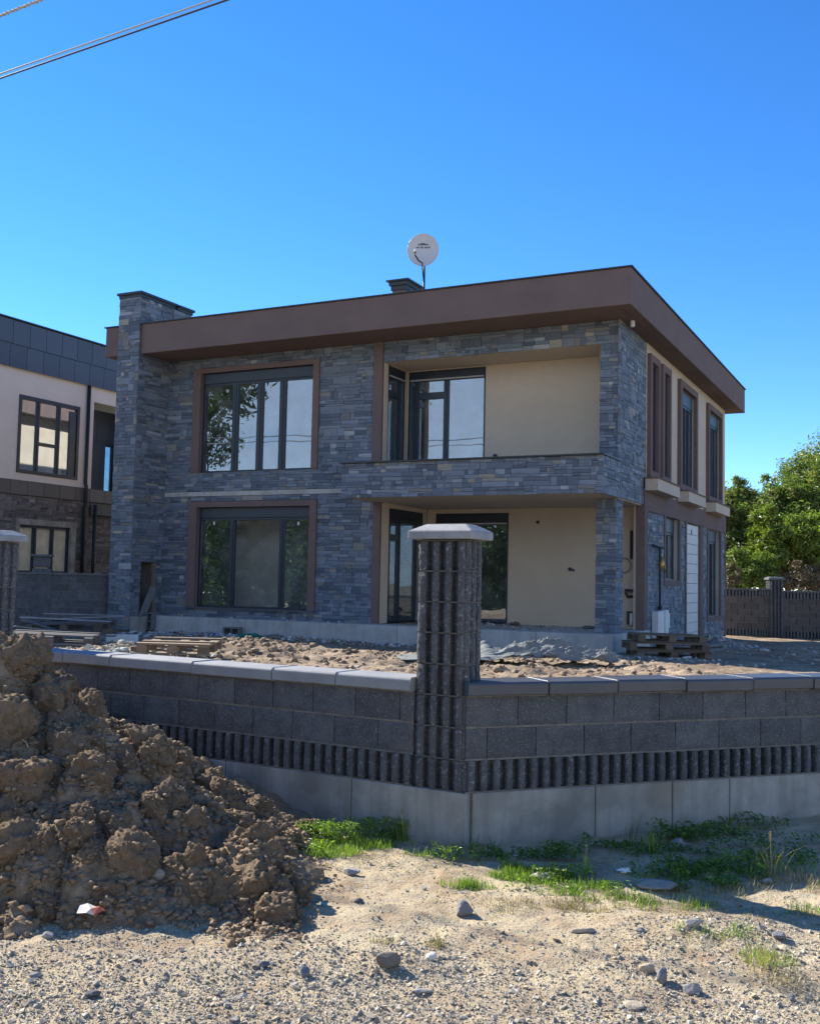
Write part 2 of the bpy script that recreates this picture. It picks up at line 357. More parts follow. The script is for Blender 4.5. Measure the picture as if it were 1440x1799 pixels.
STONE_TINTS = [((.150, .172, .205), 5), ((.125, .146, .178), 4), ((.180, .202, .235), 4), ((.098, .114, .140), 2.5), ((.215, .232, .255), 1.2), ((.245, .232, .205), .7), ((.30, .27, .22), .18), ((.19, .178, .165), .8), ((.30, .315, .325), .25)]
_tw = np.array([w for _, w in STONE_TINTS]); _tw = _tw / _tw.sum()
def stone_tint(dark=1.0):
    k = rng.choice(len(STONE_TINTS), p=_tw); c = STONE_TINTS[k][0]; f = rng.uniform(.84, 1.16) * dark; c = (c[0] * .96, c[1] * 1.0, c[2] * 1.01)
    return tuple(v * f for v in c)
def stones(face, p0, a0, a1, z0, z1, holes=(), base=-.035, band=.165, dark=1.0):
    """ledger stones: modules of a band height, each split into courses and pieces; returns [(verts, tint)] in house coordinates"""
    res = []
    def put(l, r, b, t):
        for h in holes:
            if l < h[1] and r > h[0] and b < h[3] and t > h[2]:
                # keep the larger free piece
                opts = [(l, min(r, h[0]), b, t), (max(l, h[1]), r, b, t), (l, r, b, min(t, h[2])), (l, r, max(b, h[3]), t)]
                for o in opts[:2]:
                    if o[1] - o[0] > .015: put(*o)
                ll, rr = max(l, h[0]), min(r, h[1])
                if min(t, h[2]) - b > .012: put(ll, rr, b, h[2])
                if t - max(b, h[3]) > .012: put(ll, rr, h[3], t)
                return
        if r - l < .012 or t - b < .01: return
        g = .0012; l += g; r -= g; b += g; t -= g
        d = rng.uniform(-.010, .012); i = min(.006, (r - l) * .2, (t - b) * .2)
        tl = rng.uniform(-.005, .005, 4)
        P = []
        for (a, z) in ((l, b), (r, b), (r, t), (l, t)): P.append((a, base, z))
        for (a, z) in ((l, b), (r, b), (r, t), (l, t)): P.append((a, d - .006, z))
        for k, (a, z) in enumerate(((l + i, b + i), (r - i, b + i), (r - i, t - i), (l + i, t - i))): P.append((a, d + tl[k], z))
        if face == 'F': V = [(a, p0 - dd, z) for a, dd, z in P]
        else: V = [(p0 + dd, a, z) for a, dd, z in P]
        res.append((V, stone_tint(dark)))
    z = z0
    while z < z1 - .02:
        h = min(band * rng.uniform(.85, 1.15), z1 - z)
        if z1 - z - h < .05: h = z1 - z
        a = a0 - rng.uniform(0, .3)
        while a < a1:
            w = rng.uniform(.26, .62); l = max(a, a0); r = min(a + w, a1); a += w
            if r - l < .02: continue
            n = rng.choice([1, 2, 2, 2, 3]) if h > .12 else rng.choice([1, 2])
            cuts = [0] + sorted((np.arange(1, n) / n + rng.uniform(-.12, .12, n - 1)).tolist()) + [1]
            for c0, c1 in zip(cuts, cuts[1:]):
                b, t = z + c0 * h, z + c1 * h; x = l
                k = rng.choice([1, 1, 2, 2, 3]) if r - l > .2 else 1
                xs = [l] + sorted((l + (r - l) * (np.arange(1, k) / k + rng.uniform(-.14, .14, k - 1))).tolist()) + [r]
                for q0, q1 in zip(xs, xs[1:]): put(q0, q1, b, t)
        z += h
    return res
STONE_F = [(0, 1, 5, 4), (1, 2, 6, 5), (2, 3, 7, 6), (3, 0, 4, 7), (4, 5, 9, 8), (5, 6, 10, 9), (6, 7, 11, 10), (7, 4, 8, 11), (8, 9, 10, 11)]
def place_stones(lst, parent, MW, m, name='cladding_stone', limit=300):
    """the ones that show largest become parts, the rest one joined part"""
    def score(s):
        V = s[0]; c = MW @ Vector(V[10]); d2 = (c - CAM).length_squared
        e1 = Vector(V[9]) - Vector(V[8]); e2 = Vector(V[11]) - Vector(V[8])
        n = (MW.to_3x3() @ e1.cross(e2)); return abs(n.dot((CAM - c).normalized())) / d2
    lst = sorted(lst, key=score, reverse=True)
    for V, t in lst[:limit]:
        c = (np.array(V[8]) + np.array(V[10])) / 2
        mb = MB(); mb.quadlist([tuple(np.array(v) - c) for v in V], STONE_F, t); mb.build(name, m, parent, tuple(c))
    mb = MB()
    for V, t in lst[limit:]: mb.quadlist(V, STONE_F, t)
    if mb.v: tag(mb.build(name + 's', m, parent), kind='stuff')

# ---- shell
FZ0, FZ1 = 7.10, 7.84
mb = MB()   # roof band (fascia), four sides round the roof slab
mb.box(-13.46, 0, 0, .26, FZ0, FZ1); mb.box(-.26, 0, .26, 13.95, FZ0, FZ1); mb.box(-13.46, -13.2, .26, 13.95, FZ0, FZ1); mb.box(-13.2, -.26, 13.69, 13.95, FZ0, FZ1)
mb.build('roof_band', M['stucco'], house, bevel=.008)
MB().box(-13.2, -.26, .26, 13.69, FZ0 + .004, FZ0 + .2).build('soffit', M['stucco'], house)
MB().box(-13.2, -.26, .26, 13.69, FZ0 + .21, FZ0 + .36).build('roof', M['concrete'], house)
mb = MB(); mb.box(-13.50, .035, -.035, .30, FZ1, FZ1 + .028); mb.box(-.30, .035, .30, 13.99, FZ1, FZ1 + .028); mb.box(-13.50, -13.16, .30, 13.99, FZ1, FZ1 + .028); mb.box(-13.16, -.30, 13.65, 13.99, FZ1, FZ1 + .028)
mb.build('roof_edge_trim', M['dark_metal'], house)

UPWIN = (-11.25, -7.92, 4.195, 6.74); LOWIN = (-11.25, -7.92, .845, 3.33)
mb = MB()
wall(mb, 'F', 1.14, -12.90, -6.05, .62, FZ0, [UPWIN, LOWIN], 0, -.26)          # front wall, left part
mb.build('front_wall', M['stucco'], house)
mb = MB()   # loggia and porch walls
wall(mb, 'F', 2.25, -6.00, -.93, 3.75, 6.62, [(-5.97, -3.97, 3.75, 6.60)], 0, -.2)
wall(mb, 'S', -6.02, 1.402, 2.45, 3.75, 6.62, [(1.402, 2.20, 3.75, 6.60)], 0, -.2)
fbox(mb, 'S', -6.02, 1.141, 1.31, 0.0, -.2, 3.75, 6.62)
wall(mb, 'F', 3.5, -6.00, -.58, .62, 3.38, [(-5.77, -3.84, .62, 3.28)], 0, -.2)
wall(mb, 'S', -6.02, 1.402, 3.7, .62, 3.38, [(1.5, 3.3, .62, 3.28)], 0, -.2)
fbox(mb, 'S', -6.02, 1.141, 1.4, 0.0, -.2, .62, 3.38)
mb.box(-.93, -.54, 1.15, 3.2, 3.75, 7.09)                                       # core of the right wing wall
mb.box(-6.02, -.93, 1.15, 3.0, 6.62, 7.09)                                      # loggia ceiling block
mb.box(-.72, -.66, 3.13, 3.5, .62, 3.38)
mb.build('loggia_wall', M['cream'], house)
mb = MB()   # first floor slab and balcony parapet core
mb.box(-6.27, -.54, -.14, 3.7, 3.38, 3.75); mb.box(-6.27, -.54, -.14, .06, 3.75, 4.13); mb.box(-.74, -.54, .06, 1.13, 3.75, 4.13); mb.box(-6.27, -6.07, .06, 1.13, 3.75, 4.13)
mb.build('balcony', M['cream'], house)
mb = MB(); mb.box(-6.36, -.44, -.24, .09, 4.131, 4.16); mb.box(-.77, -.44, .09, 1.09, 4.131, 4.16); mb.box(-6.36, -6.04, .09, 1.09, 4.131, 4.16)
mb.build('parapet_ledge', M['dark_metal'], house)
mb = MB()
mb.box(-12.90, -6.28, 1.42, 13.2, 3.40, 3.72); mb.box(-6.26, -.6, 3.72, 13.2, 3.40, 3.72); mb.box(-12.90, -.6, 3.72, 13.2, .30, .60)
mb.box(-12.9, -6.03, 1.42, 3.71, .30, .60)
mb.build('floor_slab', M['intfloor'], house)
mb = MB()
for z0, z1 in ((.61, 3.39), (3.73, 7.09)):
    mb.box(-12.70, -.75, 6.0, 6.15, z0, z1); mb.box(-6.6, -6.45, 6.16, 13.0, z0, z1)
mb.box(-11.9, -8.6, 2.3, 2.42, .61, 3.39); mb.box(-7.3, -7.15, 2.6, 5.98, 3.73, 7.09)
mb.build('partition_wall', M['plaster'], house)
# side wall facing the yard (X = -.5)
SW = [(3.55, 4.17, 4.2, 6.69), (4.78, 5.35, 4.2, 6.69), (6.75, 8.53, 4.2, 6.69), (10.43, 12.28, 4.2, 6.69)]
SL = [(5.19, 6.69, 1.76, 3.28), (7.57, 9.33, .12, 3.27), (10.55, 12.42, .76, 3.27)]
mb = MB(); wall(mb, 'S', -.5, 3.31, 13.3, 3.755, FZ0, SW, 0, -.26)
mb.box(-12.9, -.53, 13.04, 13.3, .1, FZ0); mb.box(-12.98, -12.74, 1.15, 13.04, .1, FZ0)
mb.build('rendered_wall', M['cream'], house)
mb = MB(); wall(mb, 'S', -.53, 3.51, 13.04, .1, 3.38, SL, 0, -.22); mb.build('side_wall', M['plaster'], house)
mb = MB()   # brown render on the side: band and upright strips between the stone fields
fbox(mb, 'S', -.5, 3.10, 13.32, .035, -.03, 3.28, 3.75)
for a0, a1, z0, z1 in ((3.10, 3.40, .60, 3.28), (5.03, 5.19, 1.62, 3.28), (6.69, 6.86, 1.62, 3.28), (5.19, 6.69, 1.62, 1.75), (7.42, 7.57, .1, 3.28), (9.33, 9.72, .1, 3.28),
                       (10.38, 10.55, .62, 3.28), (12.42, 12.60, .62, 3.28), (10.55, 12.42, .62, .75), (13.2, 13.32, .1, 3.28)):
    fbox(mb, 'S', -.5, a0, a1, .035, -.03, z0, z1)
mb.box(-.66, -.531, 3.10, 3.5, .62, 3.38)
mb.build('brown_render', M['stucco'], house)
mb = MB(); mb.box(-6.28, -6.045, 1.06, 1.139, 4.165, 7.10); mb.box(-6.21, -6.025, 1.06, 1.139, .62, 3.38); mb.build('brown_strip', M['stucco'], house)
MB().box(-12.30, -6.36, 1.085, 1.139, 3.61, 3.72).build('concrete_band', M['plinth'], house)

# ---- window planters under the side windows
for a0, a1 in ((3.12, 5.36), (6.40, 8.56), (10.02, 12.30)):
    b = MB().box(-.466, -.18, a0, a1, 3.72, 3.98).build('window_planter', M['cream'], house)
    MB().box(-.49, -.15, a0 - .03, a1 + .03, 3.981, 4.01).build('planter_cap', M['stucco'], b)

# ---- plinth
for k, (x0, x1) in enumerate(((-12.28, -9.2), (-9.2, -5.2), (-5.2, -2.02), (-2.02, -.42))):
    MB().box(x0, x1 - .008, .42, 1.13 if k < 2 else 3.48, .02, .618).build('plinth_panel', M['plinth'], house, bevel=.006)
MB().box(-12.2, -.50, 1.131, 1.139, .60, .62).build('plinth_joint', M['concrete'], house)

# ---- columns and chimney (cores), stones go over them
MB().box(-.955, -.595, 1.135, 1.60, .619, 3.379).build('porch_column', M['concrete'], house)
CH = MB(); CH.box(-12.95, -12.335, -.045, 1.80, 1.93, 8.56); CH.box(-12.95, -12.335, -.045, .30, .2, 1.93); CH.box(-12.95, -12.335, .82, 1.80, .2, 1.93); CH.box(-12.95, -12.85, .30, .82, .2, 1.93)
CH.box(-12.95, -12.30, 1.15, 1.86, 7.9, 8.56)
chim = CH.build('chimney', M['mortar'], house)
mb = MB(); mb.box(-13.03, -12.24, -.13, 1.30, 8.60, 8.66); mb.box(-12.99, -12.28, -.09, 1.26, 8.52, 8.60); mb.box(-13.03, -12.19, 1.30, 1.92, 8.58, 8.64); mb.box(-12.99, -12.23, 1.26, 1.88, 8.50, 8.58)
mb.build('chimney_cap', M['dark_metal'], chim)

S = []
S += stones('F', 1.1, -12.335, -6.28, .62, FZ0, [(-11.48, -7.75, 4.20, 6.85), (-11.49, -7.73, .84, 3.48), (-12.335, -6.3, 3.605, 3.725)])
S += stones('F', 1.1, -6.345, -6.212, .62, 3.38)
S += stones('F', 1.1, -6.045, -.5, 6.62, FZ0)                       # beam over the loggia
S += stones('F', 1.1, -.93, -.5, 4.16, 6.62)
S += stones('F', -.18, -6.34, -.48, 3.38, 4.13)                     # parapet front
S += stones('S', -.48, -.145, 1.06, 3.38, 4.13)
S += stones('S', -.50, 1.06, 3.30, 3.40, FZ0)
S += stones('F', 1.1, -.99, -.56, .62, 3.38)
S += stones('S', -.56, 1.135, 1.63, .62, 3.38)
S += stones('F', -.08, -12.98, -12.30, .26, 8.52)                   # chimney front
S += stones('S', -12.30, -.045, 1.135, .26, 7.10, [(.30, .82, .26, 1.93)])
S += stones('S', -12.30, -.045, 1.15, 7.86, 8.52); S += stones('S', -12.26, 1.15, 1.86, 7.86, 8.50)
for a0, a1, z0, z1 in ((3.40, 5.03, .15, 3.28), (5.03, 6.86, .15, 1.62), (6.86, 7.42, .15, 3.28), (9.72, 10.38, .15, 3.28), (10.38, 12.60, .15, .62), (12.60, 13.2, .15, 3.28)):
    S += stones('S', -.49, a0, a1, z0, z1)
place_stones(S, house, HM, M['slate'])
# niche in the chimney side with a light jamb board, grey plank leaning out of it
MB().box(-12.84, -12.83, .31, .81, .3, 1.92).build('niche_back', M['concrete'], house)
MB().box(-12.36, -12.27, .74, .81, .62, 1.92).build('niche_board', M['wood'], house)

# ---- windows
def window(face, p0, a0, a1, z0, z1, shutter=0, bars=(), rails=(), fw=.05, name='window', setback=.12, parent=None, glass='glass', stick=(), trim=False, frame='alu', sh='shutter'):
    """frame set back in an opening; bars: (a, half width); rails: (a0, a1, z, half height); each pane is a child"""
    parent = parent or house; f = MB(); d0, d1 = -setback - .05, -setback + .02; zt = z1 - shutter
    fbox(f, face, p0, a0, a0 + fw, d0, d1, z0, z1); fbox(f, face, p0, a1 - fw, a1, d0, d1, z0, z1)
    fbox(f, face, p0, a0 + fw, a1 - fw, d0, d1, z0, z0 + fw)
    fbox(f, face, p0, a0 + fw, a1 - fw, d0, d1, zt - fw, zt)
    for a, hw in bars:
        fbox(f, face, p0, a - hw, a + hw, d0 - .002, d1 + .006, z0 + fw, zt - fw)
        fbox(f, face, p0, a - hw * .35, a + hw * .35, d1 + .006, d1 + .02, z0 + fw, zt - fw)
    for r0, r1, z, hh in rails: fbox(f, face, p0, r0, r1, d0 - .001, d1 + .004, z - hh, z + hh)
    w = f.build(name, M[frame], parent)
    if shutter:
        s = MB(); fbox(s, face, p0, a0 + fw * .5, a1 - fw * .5, -setback - .06, -setback + .03, zt + .012, z1 - .004); fbox(s, face, p0, a0 + fw, a1 - fw, -setback + .03, -setback + .036, zt + .03, zt + .05); s.build('shutter_box', M[sh], w)
    if trim:
        s = MB(); fbox(s, face, p0, a0 + fw, a1 - fw, d1 + .021, d1 + .035, zt - .035, zt); s.build('guide_strip', M['steel_trim'], w)
    xs = [a0 + fw] + [v for a, hw in sorted(bars) for v in (a - hw, a + hw)] + [a1 - fw]
    for i in range(0, len(xs), 2):
        l, r = xs[i], xs[i + 1]; zz = [z0 + fw]
        for r0, r1, z, hh in sorted(rails, key=lambda q: q[2]):
            if r0 <= (l + r) / 2 <= r1: zz += [z - hh, z + hh]
        zz.append(zt - fw)
        for k in range(0, len(zz), 2):
            g = MB(); fbox(g, face, p0, l, r, -setback - .022, -setback - .014, zz[k], zz[k + 1]); g.build('pane', M[glass], w)
    for a, z in stick:
        s = MB(); fbox(s, face, p0, a, a + .055, -setback - .012, -setback - .008, z, z + .075); s.build('sticker', M['sticker'], w)
    return w
def surround(face, p0, o, i, d=.04, bottom=False):
    """brown frame: outer and inner rectangles"""
    mb = MB(); (a0, a1, z0, z1), (b0, b1, c0, c1) = o, i
    for q in ((a0, b0, z0, z1), (b1, a1, z0, z1), (b0, b1, c1, z1)) + (((b0, b1, z0, c0),) if bottom else ()):
        fbox(mb, face, p0, q[0], q[1], d, -.012, q[2], q[3])
    return mb.build('window_surround', M['stucco'], house)
surround('F', 1.1, (-11.48, -7.75, 4.20, 6.84), (-11.25, -7.92, 4.20, 6.72), .045)
surround('F', 1.1, (-11.49, -7.73, .84, 3.47), (-11.25, -7.92, .84, 3.33), .045)
window('F', 1.1, -11.25, -7.92, 4.20, 6.72, .27, bars=((-10.25, .085), (-9.51, .085), (-8.85, .085)), stick=((-10.55, 6.22), (-9.87, 6.27), (-9.25, 6.27)), setback=.11)
w = window('F', 1.1, -11.25, -7.92, .85, 3.33, .27, bars=((-10.23, .07), (-8.77, .07)), stick=((-8.36, 2.88), (-10.85, 2.90)), setback=.13)
[o_ for o_ in w.children if o_.name.startswith('pane')][1].data.materials[0] = M['glass_clear']
MB().box(-11.5, -7.72, 1.02, 1.139, .815, .838).build('window_sill', M['coping_dark'], house)
# loggia: return window and door window, porch the same
window('S', -6.02, 1.31, 2.20, 4.2, 6.60, .22, bars=((1.90, .10),), rails=((1.31, 1.8, 5.96, .07),), setback=.03, trim=True, stick=((1.5, 5.72),), sh='alu')
window('F', 2.25, -5.97, -3.97, 4.2, 6.60, .20, bars=((-5.75, .06), (-4.98, .06)), rails=((-5.8, -5.0, 6.0, .08),), setback=.04, trim=True, stick=((-5.43, 5.78), (-5.76, 6.14)), sh='alu')
window('S', -6.02, 1.5, 3.3, .64, 3.28, .26, bars=((2.05, .06), (2.95, .05)), rails=((1.5, 2.0, 2.60, .08),), setback=.03, sh='alu')
window('F', 3.5, -5.77, -3.84, .64, 3.28, .24, bars=((-5.0, .05),), setback=.04, trim=True, sh='alu')
# side windows
for (a0, a1, z0, z1), o, sh_, br in ((SW[0], (3.38, 4.31, 4.05, 6.86), 0, ()), (SW[1], (4.58, 5.48, 4.05, 6.86), 0, ()), (SW[2], (6.53, 8.72, 4.05, 6.86), .38, ((7.55, .05), (8.0, .03))), (SW[3], (10.26, 12.45, 4.05, 6.86), .36, ((11.25, .05), (11.7, .03)))):
    surround('S', -.5, o, (a0, a1, z0, z1), .09, True)
    window('S', -.5, a0, a1, z0, z1, sh_, bars=br, setback=.06 if br else .02, stick=((a0 + .15, z1 - sh_ - .3),) if br else ())
window('S', -.5, *SL[0], .36, bars=((5.95, .03),), setback=.14)
window('S', -.5, *SL[2], .34, bars=((11.3, .05), (11.75, .03)), setback=.14)
# white panelled door
z = .13
dr = MB(); fbox(dr, 'S', -.5, 7.57, 7.62, -.07, -.03, .12, 3.27); fbox(dr, 'S', -.5, 9.28, 9.33, -.07, -.03, .12, 3.27); dr = dr.build('garage_door', M['doorwhite'], house)
hs = [.26] * 12
for k in range(12):
    g = MB(); fbox(g, 'S', -.5, 7.62, 9.28, -.065, -.018 if k % 3 else -.022, z, z + .252); g.build('door_panel', M['doorwhite'], dr, bevel=.006); z += .2605
g = MB(); fbox(g, 'S', -.5, 8.32, 8.42, -.018, -.012, 2.98, 3.12); g.build('lock_hole', M['print'], dr)

# ---- services on the side wall
mt = MB(); fbox(mt, 'S', -.49, 3.83, 4.40, .01, .17, .42, 1.03); fbox(mt, 'S', -.49, 4.42, 4.72, .01, .20, .38, 1.05); fbox(mt, 'S', -.49, 4.73, 4.98, .01, .17, .62, .97)
mt = mt.build('meter_box', M['pvc'], house, bevel=.012)
p = MB(); p.tube([(-.42, 4.38, 1.05), (-.42, 4.38, 1.2), (-.42, 4.36, 2.38), (-.42, 4.35, 2.52)], .028); p.tube([(-.42, 3.66, 2.52), (-.42, 4.75, 2.50)], .024); p.tube([(-.42, 4.38, 1.06), (-.42, 4.38, 1.13)], .05)
p = p.build('gas_pipe', M['pipe'], house, smooth=True)
v = MB(); v.tube([(-.40, 4.36, 1.95), (-.38, 4.37, 2.1), (-.38, 4.40, 2.28)], [.035, .06, .04]); v.tube([(-.37, 4.45, 2.22), (-.36, 4.62, 2.0), (-.36, 4.65, 1.93)], .02); v.build('valve', M['brass'], p, smooth=True)
w = MB(); w.tube([(-.86, 3.46, 2.84), (-.86, 3.46, 2.2)], .03); w.build('riser_pipe', M['pipe'], house)
w = MB(); w.tube([(-.86 - .17 * (1 - math.cos(t)) , 3.45, 2.05 + .17 * math.sin(t)) for t in [k * .45 for k in range(15)]], .009, 6); w.build('cable_loop', M['cable_dark'], house)
w = MB(); w.box(-.99, -.80, 3.40, 3.5, 1.46, 1.52); w.tube([(-.98, 3.44, 1.44), (-.92, 3.42, 1.34), (-.80, 3.44, 1.36)], .03); w.box(-.93, -.84, 3.38, 3.5, .72, 1.02); w.build('pipe_outlet', M['pipe'], house)
w = MB(); w.box(-.86, -.80, 3.36, 3.379, .72, .98); w.build('white_fitting', M['pvc'], house)
w = MB(); w.tube([(-.30, 1.30, 7.10), (-.30, 1.30, 6.97)], .045, 12); w.build('soffit_lamp', M['pvc'], house)
w = MB(); w.tube([(-3.70, 2.249, 4.50), (-3.70, 2.20, 4.50)], .045, 10); w.tube([(-2.30, 3.499, 1.95), (-2.30, 3.47, 1.95)], .045, 8); w.tube([(-2.22, 3.499, 1.93), (-2.22, 3.47, 1.93)], .03, 8); w.tube([(-3.1, 3.499, 3.05), (-3.1, 3.47, 3.05)], .04, 8); w.build('wire_box', M['print'], house)
w = MB(); w.box(-12.6 + .0, -12.5, 0, 0.001, 0, .001); 

# ---- small roof chimney and the satellite dish
rc = MB().box(-6.86, -6.48, 3.0, 3.72, 7.45, 8.88).build('roof_flue', M['stucco'], house)
c = MB(); c.box(-6.99, -6.36, 2.88, 3.84, 9.10, 9.14); c.box(-6.93, -6.42, 2.93, 3.79, 9.00, 9.10); c.box(-6.89, -6.45, 2.97, 3.75, 8.885, 8.995); c.build('flue_cap', M['dark_metal'], rc)

def spoke(a, b): return Vector(a) + Vector(b)
dloc = HM @ Vector((-5.98, 2.9, 7.46))
dish = empty('satellite_dish', dloc, 0, 'white satellite dish on a thin dark mast on the flat roof', 'satellite dish')
dc = Vector((0, 0, 2.34)); aim = (Vector((CAM.x - 1.9, CAM.y - 0, 8.6)) - (dloc + dc)).normalized()
ax = aim.cross(Vector((0, 0, 1))).normalized() * -1; az = ax.cross(aim).normalized() * 1
if az.z < 0: az = -az
dm = MB(); rings, seg = 7, 40; Rr = .385
for side in (0, 1):
    b = len(dm.v)
    for i in range(rings + 1):
        r = Rr * i / rings
        for k in range(seg):
            t = 2 * math.pi * k / seg; dep = -.07 + .07 * (i / rings) ** 2 - side * .012
            dm.v.append(tuple(dc + ax * (r * math.cos(t)) + az * (r * 1.04 * math.sin(t)) + aim * dep))
    for i in range(rings):
        for k in range(seg):
            dm.f.append((b + i * seg + k, b + i * seg + (k + 1) % seg, b + (i + 1) * seg + (k + 1) % seg, b + (i + 1) * seg + k)); dm.t.append((1, 1, 1))
dm.build('reflector', M['dish'], dish, smooth=True, fix=False)
q = MB(); q.tube([tuple(dc + ax * (Rr * math.cos(t)) + az * (Rr * 1.04 * math.sin(t)) - aim * .006) for t in np.linspace(0, 2 * math.pi, 49)], .009, 6, cap=False); q.build('rim', M['dish'], dish, smooth=True)
q = MB(); q.tube([(0.05, .12, 0), (.05, .12, 1.2), (.04, .1, 2.05)], .028, 10); q.box(-.05, .13, .03, .19, 0, .02); q.build('mast', M['pipe'], dish, smooth=True)
foot = dc - az * .36
lnb = dc + aim * .42 - az * .16 - ax * .16
q = MB(); q.tube([(.05, .1, 1.45), tuple(foot - az * .12 + aim * .02), tuple(foot + aim * .12), tuple(foot * .5 + lnb * .5 - az * .07), tuple(lnb - az * .08), tuple(lnb)], .018, 8); q.build('arm', M['pipe'], dish, smooth=True)
q = MB(); q.tube([tuple(lnb), tuple(lnb - aim * .06 + az * .04), tuple(lnb - aim * .12 + az * .07)], [.03, .035, .022], 10); q.build('receiver', M['pvc'], dish, smooth=True)
q = MB(); q.tube([tuple(lnb + az * .0), tuple(lnb - aim * .04 + az * .0)], .038, 10); q.build('receiver_clip', M['brass'], dish, smooth=True)
def text_mesh(s, size):
    cu = bpy.data.curves.new('lettering', 'FONT'); cu.body = s; cu.size = size; cu.align_x = 'CENTER'; cu.extrude = .0005; cu.offset = size * .02
    o = bpy.data.objects.new('lettering', cu); col.objects.link(o); bpy.context.view_layer.update()
    me = bpy.data.meshes.new_from_object(o.evaluated_get(bpy.context.evaluated_depsgraph_get())); bpy.data.objects.remove(o); return me
for s, size, dz in (('GoldMaster', .083, .13), ('HD  3D  90CM', .056, .055)):
    o = link('lettering', text_mesh(s, size), M['print'], dish)
    o.matrix_local = Matrix.Translation(dc + az * dz - aim * .052) @ Matrix((ax, az, ax.cross(az))).transposed().to_4x4()

# ================================================================== GARDEN WALL, PILLARS
K = Vector((0.37245907, 6.49991274, 0.0)); AL, AR = 0.53290615, 0.36342952
DL = Vector((-math.cos(AL), math.sin(AL), 0)); DR = Vector((math.cos(AR), math.sin(AR), 0))
ROWS = (.305, .503, .700, .895)

def rough_front(w, h, seed, dep=.14, amp=.006, nx=10, nz=6, x0=0, z0=0, chamf=.006):
    """split face block, front face at y=0"""
    xs = np.linspace(0, w, nx + 1); zs = np.linspace(0, h, nz + 1); X, Z = np.meshgrid(xs, zs)
    Y = fbm2(X * 28 + seed * 7.7, Z * 28 + seed * 3.1, 3, seed) * amp - amp * .4
    e = np.minimum.reduce([X, w - X, Z, h - Z]); Y += np.where(e < 1e-6, chamf + .002 * vn2(X * 90, Z * 90, seed), 0)
    mb = MB(); t = float(.8 + .4 * ((seed * 37) % 10) / 10)
    V = [(x0 + a, y, z0 + c) for a, y, c in zip(X.ravel(), Y.ravel(), Z.ravel())]
    Fq = [(j * (nx + 1) + i, j * (nx + 1) + i + 1, (j + 1) * (nx + 1) + i + 1, (j + 1) * (nx + 1) + i) for j in range(nz) for i in range(nx)]
    b = len(V); V += [(x0, dep, z0), (x0 + w, dep, z0), (x0 + w, dep, z0 + h), (x0, dep, z0 + h)]
    bot = list(range(nx + 1)); top = [nz * (nx + 1) + i for i in range(nx + 1)]; lf = [j * (nx + 1) for j in range(nz + 1)]; rt = [j * (nx + 1) + nx for j in range(nz + 1)]
    Fq += [tuple([b, b + 1] + bot[::-1]), tuple([b + 3] + top + [b + 2]), tuple([b] + lf + [b + 3])[::-1], tuple([b + 1] + rt + [b + 2])]
    mb.quadlist(V, Fq, (t, t, t)); return mb
def add_rib(mb, xc, z0, h, seed, w=.05, out=.016, back=.058, n=7, frame=None, tint=(1, 1, 1)):
    """one upright rib with a chipped front; frame maps (a, depth, z) to local"""
    prof = [(-w / 2, back), (-w / 2 + .001, -out + .012), (-w / 2 + .009, -out), (w / 2 - .009, -out), (w / 2 - .001, -out + .012), (w / 2, back)]
    V = []; rs = np.random.default_rng(seed)
    for j in range(n + 1):
        z = z0 + h * j / n; endk = .006 if j in (0, n) else 0
        for k, (a, d) in enumerate(prof):
            jt = rs.uniform(-.0012, .0012) if 0 < k < 5 else 0
            V.append((xc + a + jt, d + (rs.uniform(-.003, .004) + endk if 0 < k < 5 else 0), z))
    if frame: V = [frame(*v) for v in V]
    Fq = [(j * 6 + k, j * 6 + k + 1, (j + 1) * 6 + k + 1, (j + 1) * 6 + k) for j in range(n) for k in range(5)]
    Fq += [tuple(range(6))[::-1], tuple(n * 6 + k for k in range(6))]
    mb.quadlist(V, Fq, tint)
def ribbed_block(x0, w, z0, h, seed, parent, nribs=None):
    mb = MB(); n = nribs or max(1, round(w / .0868)); t = .85 + .3 * ((seed * 13) % 7) / 7; t = (t, t, t)
    mb.box(x0, x0 + w - .003, .048, .15, z0, z0 + h, t)
    for k in range(n): add_rib(mb, x0 + w * (k + .5) / n, z0, h, seed * 31 + k, w=min(.046, w / n * .53), back=.052, tint=t)
    return mb.build('ribbed_block', M['rib'], parent)

